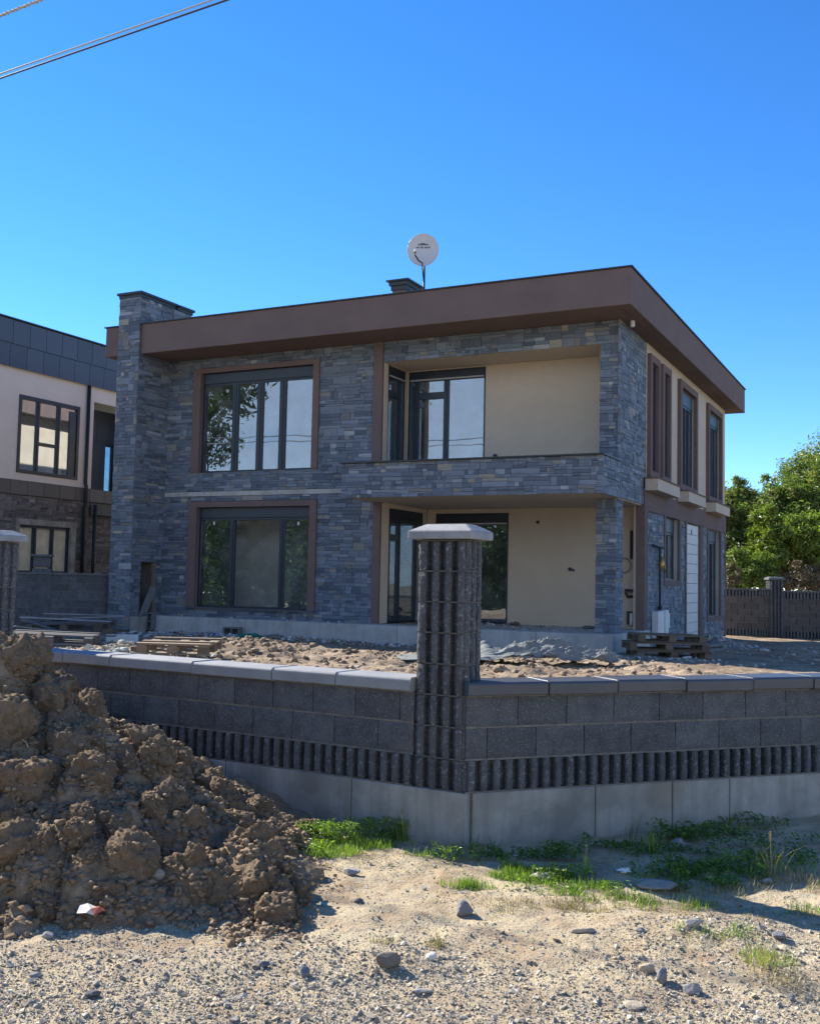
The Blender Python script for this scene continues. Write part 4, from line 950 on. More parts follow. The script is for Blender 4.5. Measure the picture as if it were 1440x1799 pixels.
# ---- clods over the yard
P, Sz, T = [], [], []
N_ = 9000; xs = rs.uniform(-6.0, 4.5, N_); ys = rs.uniform(9.5, 19.0, N_)
inY = ((xs - K.x) * nR[0] + (ys - K.y) * nR[1] > .4) & ((xs - K.x) * nLn[0] + (ys - K.y) * nLn[1] > .4) & (xs < 3.5 + .5 * rs.random(N_))
mound = np.exp(-((xs + 2.5) / 1.4) ** 2 - ((ys - 16.6) / 1.2) ** 2)
yz_ = yard_h(xs, ys)
for x, y, z, m_ in zip(xs[inY], ys[inY], yz_[inY], mound[inY]):
    if rs.random() < .5 + m_ * .5: r = .010 + .055 * rs.random() ** 4 + .03 * m_ * rs.random(); P.append((x, y, z + r * .2)); Sz.append(r); T.append((1, 1, 1))
M['yardclod'] = mat('yard_clods', (.21, .155, .105), .95, tint=True, var=(3, (.31, .235, .165), .45, .7), bump=(40, .8, .012))
scatter('soil_clods', pr1, P, Sz, T, M['yardclod'], None, 4)

# ---- gravel and stones on the street ground
bx = np.array([[-1.3, 0, 0], [1.3, 0, 0], [0, -1.3, 0], [0, 1.3, 0], [0, 0, -1.3], [0, 0, 1.3]], float)
bf = np.array([[0, 2, 5], [2, 1, 5], [1, 3, 5], [3, 0, 5], [2, 0, 4], [1, 2, 4], [3, 1, 4], [0, 3, 4]])
rs = np.random.default_rng(9); N_ = 240000
xs = rs.uniform(-2.3, 2.7, N_); ys = 3.5 + 2.9 * rs.random(N_) ** 1.35
dens = .5 + .9 * fbm2(xs * 1.3, ys * 1.6, 3, 71) + .55 * np.clip((4.9 - ys), -.6, 1) + .30 * np.exp(-((xs - 1.2) / .5) ** 2 - ((ys - 4.4) / .5) ** 2) + .25 * (xs < -.6) + .4 * np.exp(-((xs - 1.55) / .3) ** 2 - ((ys - 5.1) / .2) ** 2)
dens = np.where(ys > 5.2, dens - .35, dens)
kp = (rs.random(N_) < np.clip(dens - .22, .04, .9)); xs = xs[kp]; ys = ys[kp]; n = len(xs); zs = street_h(xs, ys)
r = np.exp(rs.normal(math.log(.0024), .62, n)); r = np.clip(r, .0016, .015)
q = rs.normal(size=(n, 4)); q /= np.linalg.norm(q, axis=1)[:, None]; w_, x_, y_, z_ = q.T
Rm_ = np.stack([1 - 2 * (y_ * y_ + z_ * z_), 2 * (x_ * y_ - z_ * w_), 2 * (x_ * z_ + y_ * w_), 2 * (x_ * y_ + z_ * w_), 1 - 2 * (x_ * x_ + z_ * z_), 2 * (y_ * z_ - x_ * w_), 2 * (x_ * z_ - y_ * w_), 2 * (y_ * z_ + x_ * w_), 1 - 2 * (x_ * x_ + y_ * y_)], 1).reshape(n, 3, 3)
V = bx[None] * rs.uniform(.55, 1.15, (n, 6, 1)) * rs.uniform(.55, 1.35, (n, 1, 3)) + rs.uniform(-.35, .35, (n, 6, 3)); V = np.einsum('nij,nkj->nki', Rm_, V) * r[:, None, None]
V[:, :, 2] *= .75; V += np.stack([xs, ys, zs + r * .35], 1)[:, None, :]
Fg = (bf[None] + (np.arange(n) * 6)[:, None, None]).reshape(-1, 3)
base = np.array([[.33, .30, .25], [.25, .23, .195], [.41, .37, .29], [.45, .38, .265], [.54, .49, .39], [.17, .155, .13]])[rs.choice(6, n, p=[.28, .2, .22, .16, .08, .06])] * rs.uniform(.8, 1.2, (n, 1))
me = mesh_np('gravel', V.reshape(-1, 3), Fg, np.repeat(base, 8, 0))
tag(link('gravel', me, M['gravel']), kind='stuff')

def rock(px, py, size, tint, label, flat=.6, seed=0, sink=.25, yaw=0, name='stone', f=sz, cat='stone', group=None, z0=0):
    v, fc = blob_mesh(name, 3, 300 + seed, amp=.3, freq=1.1, flat=1.0, facet=9)
    v = v * np.array(size) / 1.0; p = on(px, py, f, z0); zmin = v[:, 2].min(); v[:, 2] += -zmin - size[2] * sink
    me = mesh_np(name, v, fc, np.repeat(np.array([tint]), len(fc), 0)); o = link(name, me, M['rock'], None, p, yaw); return tag(o, label, cat, group)
G1, G2, G3, TAN, WHT, DK = (.17, .17, .18), (.25, .24, .23), (.33, .31, .28), (.40, .33, .24), (.58, .56, .52), (.10, .10, .11)
rock(815, 1608, (.055, .045, .042), G1, 'angular dark blue grey stone lying alone on bare dirt before the corner pillar', seed=1)
rock(1135, 1708, (.038, .03, .026), TAN, 'smooth cream pebble beside the darker stones in the gravel at lower right', seed=2)
rock(1162, 1728, (.036, .035, .045), G1, 'dark grey stone just right of the smooth cream pebble', seed=3)
rock(1215, 1745, (.045, .032, .026), G2, 'grey stone with a flat top, right of the two clustered pebbles at lower right', seed=4)
rock(1028, 1638, (.075, .022, .016), TAN, 'thin flat tan stone with a dark shadowed edge below the grass strip', seed=5, yaw=.12)
rock(1125, 1638, (.028, .02, .014), G2, 'small flat brown grey stone right of the thin tan slab stone', seed=6)
rock(1150, 1560, (.125, .085, .030), (.27, .26, .23), 'large flat grey slab stone half in shadow among the weeds', seed=7)
rock(955, 1546, (.075, .05, .03), (.50, .46, .38), 'pale stone lump half hidden in the sunlit grass', seed=8)
rock(1215, 1628, (.05, .03, .024), G3, 'pale grey stone at the shaded gravel hollow on the right', seed=9)
rock(617, 1537, (.052, .04, .022), G3, 'flat pale grey stone on bare dirt below the lit weeds', seed=10)
rock(757, 1687, (.022, .018, .02), WHT, 'small white triangular stone in the centre of the dirt', seed=11)
rock(536, 1715, (.028, .025, .022), G1, 'dark pointed stone left of centre near the bottom edge', seed=12)
rock(462, 1700, (.026, .022, .018), DK, 'small black stone on the gravel below the heap toe', seed=13)
rock(84, 1648, (.028, .022, .02), G2, 'light grey stone at far left below the paper wrapper', seed=14)
rock(163, 1752, (.034, .022, .016), DK, 'flat dark stone at lower left in the grey gravel', seed=15)
rock(62, 1718, (.03, .018, .014), G1, 'flat dark grey stone near the left edge of the gravel', seed=16)
rock(630, 1585, (.026, .02, .018), DK, 'black stone in the rut left of the centre', seed=17)
rock(740, 1745, (.05, .02, .012), G3, 'long flat pale stone near the bottom centre', seed=18)
rock(680, 1700, (.065, .035, .035), (.15, .13, .11), 'dark crumbled earth lump on the ridge in the centre', seed=19, cat='earth lump')
rock(280, 1545, (.04, .035, .03), (.34, .29, .22), 'pale cracked clay stone on the front of the soil heap', seed=20, f=lambda x, y: max(hh(x, y), sz(x, y)))
rock(1190, 1492, (.05, .035, .04), G2, 'grey stone leaning in the shaded weeds at the wall foot', seed=21)
rock(1345, 1553, (.035, .025, .022), G3, 'pale stone in the dry grass at the right', seed=22)
rock(1370, 1650, (.04, .028, .02), G1, 'grey stone in the shadow strip at the right edge', seed=23)
rock(1390, 1758, (.02, .016, .014), G1, 'small dark stone at the lower right corner', seed=24)
rock(1110, 1770, (.055, .035, .012), (.42, .35, .25), 'flat buff stone at the bottom edge right of centre', seed=25)
rock(625, 1172, (.13, .08, .045), (.42, .35, .25), 'flat buff field stone on the yard soil just above the coping', seed=26, f=yz, z0=.6)
rock(1085, 1175, (.07, .05, .04), (.5, .48, .42), 'white lump of rubble in the shaded yard right of the sheet', seed=27, f=yz, z0=.45) if False else None
rock(1342, 1146, (.11, .07, .05), (.52, .50, .45), 'white chunk of rubble in the shaded yard before the plank', seed=28, f=yz, z0=.3, cat='rubble chunk')
rock(1205, 1158, (.08, .06, .03), (.5, .48, .43), 'white chip of rubble in front of the stacked pallets', seed=29, f=yz, z0=.3, cat='rubble chunk')

# ================================================================== SITE CLUTTER
def oriented(p, rz, rx=0, ry=0): return Matrix.Translation(p) @ Matrix.Rotation(rz, 4, 'Z') @ Matrix.Rotation(rx, 4, 'X') @ Matrix.Rotation(ry, 4, 'Y')
def pallet(p, rz, label, L=1.2, D=.8, H=.144, dark=1.0, tilt=(0, 0), group='wooden pallets on the site', skip=(), seed=0, m='wood'):
    rs = np.random.default_rng(seed); o = empty('pallet', p, 0, label, 'pallet', group); o.rotation_euler = (tilt[0], tilt[1], rz)
    def t():
        k = float(dark * rs.uniform(.7, 1.25)); return (k, k * .97, k * .92)
    for k in range(3):      # runners
        y = -D / 2 + .05 + k * (D / 2 - .05)
        MB().box(-L / 2, L / 2, y - .05, y + .05, 0, .022, t()).build('runner', M[m], o)
        for j in range(3):
            x = -L / 2 + .07 + j * (L / 2 - .07)
            MB().box(x - .07, x + .07, y - .05, y + .05, .0225, .0225 + H - .066, t()).build('block', M[m], o)
    for j in range(3):
        x = -L / 2 + .07 + j * (L / 2 - .07); MB().box(x - .06, x + .06, -D / 2, D / 2, H - .043, H - .022, t()).build('stringer', M[m], o)
    n = 6
    for k in range(n):
        if k in skip: continue
        y = -D / 2 + .05 + k * (D - .1) / (n - 1)
        MB().box(-L / 2 + float(rs.uniform(-.02, .02)), L / 2 + float(rs.uniform(-.03, .02)), y - .048, y + .048, H - .0215, H + .0005, t()).build('deck_board', M[m], o)
    return o
def plank(p, L, w, th, rz, ry=0, rx=0, label='', tint=(1, 1, 1), m='greywood', cat='plank', name='plank'):
    o = MB().box(-L / 2, L / 2, -w / 2, w / 2, 0, th, tint).build(name, M[m], None, p, bevel=.004); o.rotation_euler = (rx, ry, rz); return tag(o, label, cat)
# stack beside the porch corner
b0 = Vector((4.95, 19.95, .24)); g = 'stacked wooden pallets beside the porch'
pallet(b0 + Vector((.05, .1, 0)), .02, 'lowest weathered pallet of the stack beside the porch corner', 1.42, .9, dark=.75, group=g, seed=1)
pallet(b0 + Vector((-.02, .1, .150)), -.03, 'middle weathered pallet of the stack beside the porch corner', 1.48, .9, dark=.8, group=g, seed=2)
pallet(b0 + Vector((.02, .14, .300)), .05, 'topmost weathered pallet of the stack beside the porch corner', 1.30, .85, dark=.8, tilt=(0, .012), group=g, seed=3, skip=(2,))
# half pallet lying on the soil, left of the centre
p = on(312, 1160, yz, .6); pallet(p + Vector((0, .15, .09)), -.06, 'sunlit single pallet lying on the loose soil behind the left coping', .95, .8, dark=1.25, seed=4, skip=(1, 3, 4), tilt=(.05, 0))
p = on(243, 1152, yz, .6); mbk = MB().box(-.11, .11, -.06, .06, 0, .13, (1, 1, 1)).build('wood_block', M['wood'], None, p, .3); tag(mbk, 'loose wooden block left of the sunlit pallet on the soil', 'wood block')
# broken pallets and boards left
g = 'broken pallets and boards before the left boundary wall'
for k, (px, py, z, L, rz, tl, lb) in enumerate(((85, 1138, .0, 1.3, .15, (.02, .03), 'lowest broken pallet of the grey heap before the left boundary wall'), (120, 1126, .14, 1.5, -.1, (.05, -.04), 'upper tilted pallet of the grey heap before the left boundary wall'), (75, 1122, .16, 1.0, .35, (-.1, .08), 'small pallet at the left end of the grey heap of broken wood'))):
    q = on(px, py + 6, yz, .4); pallet(q + Vector((0, .2, z * 1.25 + .12)), rz, lb, L, .85, dark=.85, tilt=tl, group=g, seed=10 + k, skip=(k, 4), m='greywood')
q0 = on(120, 1135, yz, .4) + Vector((0, 0, .16))
for k, (dx, dy, z, L, rz, ry, t, lb) in enumerate(((-.1, .1, .34, 1.7, .05, .03, (1.9, 2.0, 2.1), 'long pale board on top of the broken pallets at left'), (.35, .3, .38, 1.3, -.2, -.06, (1.6, 1.7, 1.8), 'short pale board across the top of the broken pallets at left'), (-.35, -.3, .16, 1.1, .5, .12, (1.2, 1.3, 1.35), 'thin grey lath sticking out of the broken pallets at left'),
                                               (.2, -.45, .06, 1.6, .03, -.02, (1.3, 1.1, .95), 'wide brown board along the foot of the broken pallets at left'), (-.6, .2, .22, .9, -.6, .2, (1, 1, 1), 'slanting grey lath at the left end of the broken pallets'), (.1, .55, .42, 1.5, .12, .01, (1.5, 1.6, 1.7), 'grey board at the back of the broken pallets'))):
    plank(q0 + Vector((dx, dy, z)), L, .10 if k != 3 else .16, .022, rz, ry, 0, lb, t)
q = on(212, 1131, yz, .4); plank(q + Vector((0, .1, .02)), .62, .12, .15, .12, 0, 0, 'white foam beam lying at the right end of the broken pallets', m='foam', cat='foam beam', name='foam_beam')
q = on(188, 1126, yz, .4); tag(MB().box(-.1, .1, -.06, .06, .14, .30).build('wood_block', M['wood'], None, q, .1), 'brown wooden block beside the white foam beam', 'wood block')
# hollow blocks
def hollow_block(p, rz, label, up=False):
    mb = MB(); L, H, D, t = .42, .2, .2, .032
    mb.box(-L / 2, L / 2, 0, D, 0, t); mb.box(-L / 2, L / 2, 0, D, H - t, H)
    for x in (-L / 2, -t / 2, L / 2 - t): mb.box(x, x + t, 0, D, t, H - t)
    mb.box(-L / 2 + t, L / 2 - t, D - .03, D - .002, t, H - t)
    o = mb.build('hollow_block', M['concrete_dark'], None, p, bevel=.004); o.rotation_euler = (0, math.pi / 2 if up else 0, rz); return tag(o, label, 'concrete block')
M['concrete_dark'] = mat('hollow_block_concrete', (.16, .165, .17), .9, var=(9, (.11, .115, .12), .4, .7), bump=(60, .8, .008))
hollow_block(on(405, 1117, yz, .4) + Vector((0, 0, .0)), -.3, 'hollow concrete block lying before the plinth under the big lower window')
h = HM @ Vector((-12.05, .25, .28)); hollow_block(h + Vector((0, 0, .2)), -.35, 'hollow concrete block stood on end beside the chimney foot', True)
h0 = HM @ Vector((-12.25, .10, .16)); h1 = HM @ Vector((-12.22, .68, 1.30)); d = h1 - h0
o = MB().box(0, d.length, -.10, .10, 0, .025, (1.1, 1.1, 1.15)).build('plank', M['greywood'], None, h0, bevel=.003); o.matrix_world = Matrix.Translation(h0) @ d.to_track_quat('X', 'Z').to_matrix().to_4x4(); o.matrix_world = o.matrix_world @ Matrix.Rotation(R(80), 4, 'X')
tag(o, 'grey plank leaning into the niche of the stone chimney', 'plank')
h = HM @ Vector((-12.16, -.02, .1)); o = MB().box(-.14, .14, -.02, .28, .05, .50).build('stone_block', M['concrete'], None, h, HOUSE_ROT, bevel=.01); tag(o, 'pale rough block at the chimney foot under the leaning plank', 'stone block')
# boards by the plinth, right of the pillar
q = on(862, 1151, yz, .4); plank(q + Vector((0, .1, .0)), .55, .5, .04, -.05, .02, R(18), 'dark sheet lying tilted before the plinth right behind the corner pillar', (.5, .5, .52), cat='board', name='board')
q = on(925, 1151, yz, .4); plank(q + Vector((0, .0, .0)), 1.05, .035, .16, -.35, 0, R(-8), 'long grey brown board standing on edge before the plinth', (.85, .75, .7), cat='board', name='board')
# plank and beam near the rubble on the right
for (px0, py0, px1, py1), th, lb in (((1190, 1143, 1306, 1137), .07, 'long grey timber lying in front of the rubble by the side wall'), ((1195, 1151, 1265, 1146), .05, 'shorter dark timber lying before the long grey one')):
    a = on(px0, py0, yz, .25); b = on(px1, py1, yz, .25); d = b - a
    o = MB().box(0, d.length, -.07, .07, .02, .02 + th, (1.2, 1.15, 1.05)).build('timber', M['greywood'], None, a, math.atan2(d.y, d.x), bevel=.004); tag(o, lb, 'timber')
# geotextile sheet
def sheet():
    nx, ny = 240, 130; u = np.linspace(0, 1, nx); v = np.linspace(0, 1, ny); U, V = np.meshgrid(u, v)
    X = -2.35 + 3.05 * U + .10 * fbm2(U * 3, V * 3, 2, 80); Yv = (V - .5) * (1.0 - .35 * U) * 1.15 + .12 * np.sin(U * 5) + .07 * fbm2(U * 4 + 5, V * 3, 2, 81)
    bulk = np.exp(-((U - .66) / .20) ** 2) * np.exp(-((V - .55) / .34) ** 2)
    Z = .03 + .22 * bulk * (.55 + 1.3 * np.abs(fbm2(U * 7, V * 5, 3, 83))) + .16 * np.exp(-((U - .40) / .05) ** 2) * np.clip(V * 1.4 - .15, 0, 1) + .12 * np.abs(fbm2(U * 10, V * 7 + 3, 2, 84)) * np.clip(U * 2 - .5, 0, 1) + .10 * np.exp(-((U - .96) / .03) ** 2 - ((V - .5) / .2) ** 2)
    crease = np.abs(vn2((U * 7 + V * 4), (U * 2 - V * 5), 86)); c2 = np.abs(vn2(U * 16 - V * 6, U * 5 + V * 9, 87)); c3 = np.abs(vn2(U * 30 + V * 10, V * 22 - U * 8, 88)); Z = Z + (.05 * (1 - crease) ** 5 + .045 * (1 - c2) ** 6 + .018 * (1 - c3) ** 5) * np.clip(U * 3 - .9, 0.1, 1)
    return np.stack([X.ravel(), Yv.ravel(), Z.ravel()], 1), grid_faces(nx, ny)
V_, F_ = sheet(); q = on(1000, 1166, yz, .5)
o = link('geotextile_sheet', mesh_np('geotextile_sheet', V_, F_, smooth=True), M['geotex'], None, (q.x, q.y + .3, q.z - .01), .02)
sm = o.modifiers.new('thick', 'SOLIDIFY'); sm.thickness = .012
tag(o, 'crumpled grey green geotextile sheet lying on the sunlit yard soil', 'sheet')
# little rubbish
def crumple(name, p, size, m, label, cat, seed, rz=0, tint=None):
    v, f = blob_mesh(name, 4, seed, amp=.9, freq=2.2, flat=1); v = v * np.array(size) * .7
    v = v + .18 * np.array(size) * np.stack([vn3(v[:, 0] * 60, v[:, 1] * 60, v[:, 2] * 60, seed + k) for k in range(3)], 1)
    o = link(name, mesh_np(name, v, f, np.ones((len(f), 3)) if tint is None else np.repeat([tint], len(f), 0)), M[m], None, p, rz); return tag(o, label, cat)
crumple('sack', on(438, 1122, yz, .45, .05), (.26, .14, .09), 'greenbag', 'crumpled green sack at the plinth behind the soil mound', 'sack', 21)
crumple('sack', on(482, 1122, yz, .45, .04), (.24, .10, .07), 'geotex', 'crumpled grey sack right of the green one by the plinth', 'sack', 22)
crumple('plastic_film', on(378, 1118, yz, .4, .04), (.16, .1, .06), 'bluebag', 'crumpled blue plastic film on the rubble before the plinth', 'plastic film', 23)
# paper wrapper with red print, on the street
wv = np.array([(-.085, 0, .012), (-.02, -.04, .03), (.03, -.035, .01), (.09, -.01, .035), (.03, .03, .05), (-.03, .05, .07), (-.075, .045, .055), (0, 0, .045), (.055, .005, .06), (.10, .02, .02)]); wf = np.array([(0, 1, 7), (1, 2, 7), (2, 8, 7), (2, 3, 8), (8, 4, 7), (7, 4, 5), (7, 5, 6), (0, 7, 6), (3, 9, 8), (8, 9, 4)])
wt = np.array([(1, 1, 1), (1, .9, .8), (.95, .3, .2), (.8, .2, .12), (.8, .35, .2), (1, .95, .9), (1, 1, 1), (1, 1, 1), (.85, .25, .15), (.9, .3, .2)])
o = link('paper_wrapper', mesh_np('paper_wrapper', wv, wf, wt), M['wrapper'], None, on(160, 1618, lambda x, y: max(hh(x, y), sz(x, y))) + Vector((0, -.02, .02)), .1); o.scale = (.72, .72, .6); o.modifiers.new('t', 'SOLIDIFY').thickness = .003
tag(o, 'torn white and red paper wrapper at the toe of the soil heap', 'wrapper')
crumple('paper_scrap', on(1096, 1534, sz, 0, .015), (.045, .03, .016), 'whitechip', 'crumpled white scrap in the shadow beside the grey slab stone', 'scrap', 31)
crumple('paper_scrap', on(909, 1506, sz, 0, .015), (.022, .018, .022), 'whitechip', 'small white scrap on the dirt near the foot of the corner', 'scrap', 32)
o = link('bottle_cap', MB().tube([(0, 0, 0), (0, 0, .012)], .017, 16).mesh('bottle_cap'), None, None, on(569, 1590, sz) + Vector((0, 0, .004))); o.rotation_euler = (.4, .2, 0)
o.data.materials.append(mat('turquoise_plastic', (.10, .42, .45), .5)); tag(o, 'small turquoise plastic cap on the dirt below the heap', 'cap')
def sticks(name, pts, r, m, label, cat):
    o = MB().tube(pts, r, 6).build(name, M[m], None, smooth=True); return tag(o, label, cat)
M['root'] = mat('pale_root', (.42, .34, .22), .8)
def hp(px, py, d=.03):
    p = heap_hit(px, py) or on(px, py, sz); return tuple(p + Vector((0, -d, d * .4)))
sticks('root', [hp(26, 1265), hp(22, 1280), hp(35, 1296), hp(50, 1308), hp(53, 1316)], .0045, 'root', 'thin pale root sticking out of the clay heap at the left', 'root')
sticks('root', [hp(106, 1185), hp(112, 1193), hp(116, 1198)], .010, 'root', 'short thick pale root near the top of the clay heap', 'root')
# rubble heap by the side wall and debris in front of the plinth and on the porch
rs = np.random.default_rng(77); chipp = [blob_mesh('r', 1, 400 + k, amp=.5, flat=.6, facet=5) for k in range(6)]
def debris(name, cx, cy, rx, ry, n, hgt, smin, smax, pal, f, label=None, seed=0, cat=None, hframe=False, base=None):
    rs = np.random.default_rng(seed); a = rs.uniform(0, 6.28, n); r = rs.random(n) ** .6; x = cx + rx * r * np.cos(a); y = cy + ry * r * np.sin(a)
    if hframe:
        ca, sa = math.cos(HOUSE_ROT), math.sin(HOUSE_ROT); x, y = HOUSE_LOC.x + x * ca - y * sa, HOUSE_LOC.y + x * sa + y * ca
    S = smin + (smax - smin) * rs.random(n) ** 2; z = (yard_h(x, y) if base is None else base) + hgt * (1 - r) * rs.random(n) + S * .2
    P = np.stack([x, y, z], 1); T = np.array(pal)[rs.integers(len(pal), size=n)] * rs.uniform(.8, 1.2, (n, 1))
    o = scatter(name, chipp, P, S, T, M['rubble'], None, seed, smooth=False); return tag(o, label, cat)
GP = [(.26, .27, .28), (.20, .21, .22), (.33, .33, .32), (.15, .16, .18), (.30, .26, .21), (.45, .44, .42)]
BP = [(.40, .41, .40), (.25, .27, .29), (.16, .16, .17), (.5, .5, .48), (.30, .24, .18)]
q = on(1238, 1137, yz, .25); q2 = on(1300, 1128, yz, .25)
mb_x, mb_y = q.x + .55, q.y + .55
gx = np.linspace(-1.9, 1.9, 70); gy = np.linspace(-1.2, 1.2, 46); X, Y = np.meshgrid(gx, gy)
Z = .34 * np.exp(-((X + .35) / .75) ** 2 - (Y / .6) ** 2) + .10 * np.exp(-((X - .8) / .7) ** 2 - ((Y - .1) / .4) ** 2) + .03 * fbm2(X * 6, Y * 6, 3, 90) - .05
rh = empty('rubble_heap', (mb_x, mb_y, yz(mb_x, mb_y)), .5, 'low grey heap of stone offcuts at the foot of the side wall', 'rubble heap')
link('heap_body', mesh_np('heap_body', np.stack([X.ravel(), Y.ravel(), Z.ravel()], 1), grid_faces(70, 46), smooth=True), mat('stone_grit', (.16, .165, .17), .95, var=(6, (.24, .23, .21), .45, .7), bump=(30, .8, .02)), rh)
P, Sx, T = [], [], []
for _ in range(900):
    x = rs.normal(-.2, .8); y = rs.normal(0, .5)
    if abs(x) > 1.8 or abs(y) > 1.1: continue
    z = .34 * math.exp(-((x + .35) / .75) ** 2 - (y / .6) ** 2) + .10 * math.exp(-((x - .8) / .7) ** 2 - ((y - .1) / .4) ** 2) - .04
    P.append((x, y, z)); Sx.append(.015 + .055 * rs.random() ** 2); T.append(tuple(v * rs.uniform(.8, 1.2) for v in GP[rs.integers(len(GP))]))
scatter('offcuts', chipp, P, Sx, T, M['rubble'], rh, 5, smooth=False)
debris('stone_chips', -6.2, .0, 6.0, .42, 900, .04, .01, .07, GP + BP, yz, seed=6, hframe=True)
debris('stone_chips', -10.6, -.25, 1.8, .75, 380, .10, .015, .09, GP + BP, yz, seed=7, hframe=True)
debris('stone_chips', -3.4, 2.1, 2.5, 1.3, 260, .04, .008, .055, GP + BP, yz, seed=8, hframe=True, base=.622)
debris('stone_chips', -9.3, .75, 2.8, .28, 120, .02, .008, .04, GP + BP, yz, seed=9, hframe=True, base=.622)
debris('stone_chips', 3.2, 5.0, 3.5, 5.0, 420, .01, .01, .06, GP + [(.4, .35, .28)], yz, seed=10, hframe=True)
debris('stone_chips', .6, -1.5, 2.2, 1.6, 260, .02, .01, .06, GP + [(.4, .35, .28)], yz, seed=11, hframe=True)
q = on(215, 1146, yz, .5); debris('wood_chips', q.x, q.y, 1.3, 1.0, 420, .06, .015, .09, [(.5, .42, .3), (.38, .36, .30), (.55, .53, .45), (.3, .36, .33), (.25, .2, .15)], yz, seed=12)
q = on(100, 1128, yz, .4); debris('wood_chips', q.x, q.y, 1.7, .9, 260, .05, .015, .10, [(.25, .27, .28), (.18, .19, .2), (.35, .36, .36), (.3, .25, .2)], yz, seed=13)
crumple('brick_piece', (HM @ Vector((-3.35, 2.75, .66))), (.16, .09, .07), 'stucco', 'reddish brown lump of debris on the porch floor by the back wall', 'brick piece', 41)
crumple('debris_lump', (HM @ Vector((-1.55, 2.6, .66))), (.20, .08, .06), 'greywood', 'dark lump of debris on the porch floor near the column', 'debris', 42)
crumple('plastic_film', (HM @ Vector((-5.55, 2.5, .67))), (.22, .14, .08), 'geotex', 'white crumpled film on the porch floor at the corner door', 'plastic film', 43)

# ================================================================== PLANTS
def blades(name, pts, hts, wid, pal, m='grassleaf', seed=0, lean=.45, label=None, cat=None, kind='stuff', parent=None):
    rs = np.random.default_rng(seed); n = len(pts); P = np.array(pts); h = np.array(hts); a = rs.uniform(0, 6.283, n); ln = rs.uniform(.1, lean, n) * h
    d = np.stack([np.cos(a), np.sin(a)], 1); s = np.stack([-np.sin(a), np.cos(a)], 1) * (wid * rs.uniform(.6, 1.3, n))[:, None]
    V = np.zeros((n, 7, 3))
    for j, (t, wf_) in enumerate(((0, 1), (.45, .85), (.8, .5))):
        c = P[:, :2] + d * (ln * t ** 1.7)[:, None]; z = P[:, 2] + h * t * (1 - .12 * t)
        V[:, 2 * j, :2] = c - s * wf_; V[:, 2 * j + 1, :2] = c + s * wf_; V[:, 2 * j, 2] = z; V[:, 2 * j + 1, 2] = z
    V[:, 6, :2] = P[:, :2] + d * ln[:, None] * 1.15; V[:, 6, 2] = P[:, 2] + h * .95
    f = np.array([[0, 1, 3], [0, 3, 2], [2, 3, 5], [2, 5, 4], [4, 5, 6]]); Fq = (f[None] + (np.arange(n) * 7)[:, None, None]).reshape(-1, 3)
    t = np.array(pal)[rs.integers(len(pal), size=n)] * rs.uniform(.75, 1.25, (n, 1))
    return tag(link(name, mesh_np(name, V.reshape(-1, 3), Fq, np.repeat(t, 5, 0)), M[m], parent), label, cat, None, kind)
def leaves(name, C, size, pal, m='leaf', seed=0, up=.35, parent=None, kind=None, label=None, cat=None, asp=.6, loc=None):
    """bent leaf shapes, two quads each"""
    rs = np.random.default_rng(seed); n = len(C); C = np.array(C); s = np.array(size) if np.ndim(size) else np.full(n, size)
    nrm = rs.normal(size=(n, 3)); nrm[:, 2] += up * 3; nrm /= np.linalg.norm(nrm, axis=1)[:, None]
    t = rs.normal(size=(n, 3)); t -= (t * nrm).sum(1)[:, None] * nrm; t /= np.linalg.norm(t, axis=1)[:, None]; b = np.cross(nrm, t)
    L = t * s[:, None]; W = b * (s * asp)[:, None]; H = nrm * (s * .22)[:, None]
    V = np.stack([C - L, C - L * .15 + W * .5 + H, C + L, C - L * .15 - W * .5 + H], 1)
    V2 = V.copy(); V2[:, 1] += 0
    f = np.array([[0, 1, 2], [0, 2, 3]]); Fq = (f[None] + (np.arange(n) * 4)[:, None, None]).reshape(-1, 3)
    c = np.array(pal)[rs.integers(len(pal), size=n)] * rs.uniform(.7, 1.3, (n, 1))
    return tag(link(name, mesh_np(name, V.reshape(-1, 3), Fq, np.repeat(c, 2, 0)), M[m], parent, loc), label, cat, None, kind)
GR = [(.14, .23, .035), (.19, .30, .045), (.11, .18, .03), (.25, .33, .07)]; DRY = [(.34, .27, .14), (.28, .22, .11), (.22, .20, .09), (.40, .33, .20)]; DG = [(.07, .15, .03), (.09, .18, .04), (.055, .12, .03)]
rs = np.random.default_rng(15)
def _lump(x, y): return .5 + .5 * math.sin(x * 19 + math.sin(y * 23) * 1.5) * math.sin(y * 17 + x * 5)
def patch(px, py, rx, ry, n, f=None):
    c = on(px, py, sz); a = rs.uniform(0, 6.283, n); r = rs.random(n) ** .6; x = c.x + rx * r * np.cos(a); y = c.y + ry * r * np.sin(a)
    bad = ((x - K.x) * nLn[0] + (y - K.y) * nLn[1] > -.02) & ((x - K.x) * nR[0] + (y - K.y) * nR[1] > -.02)
    bad |= (vn2(x * 8, y * 11, 5) + .6 * vn2(x * 21, y * 25, 6) < rs.uniform(-.8, .22, n)); x, y = x[~bad], y[~bad]; return list(zip(x.tolist(), y.tolist(), street_h(x, y).tolist()))
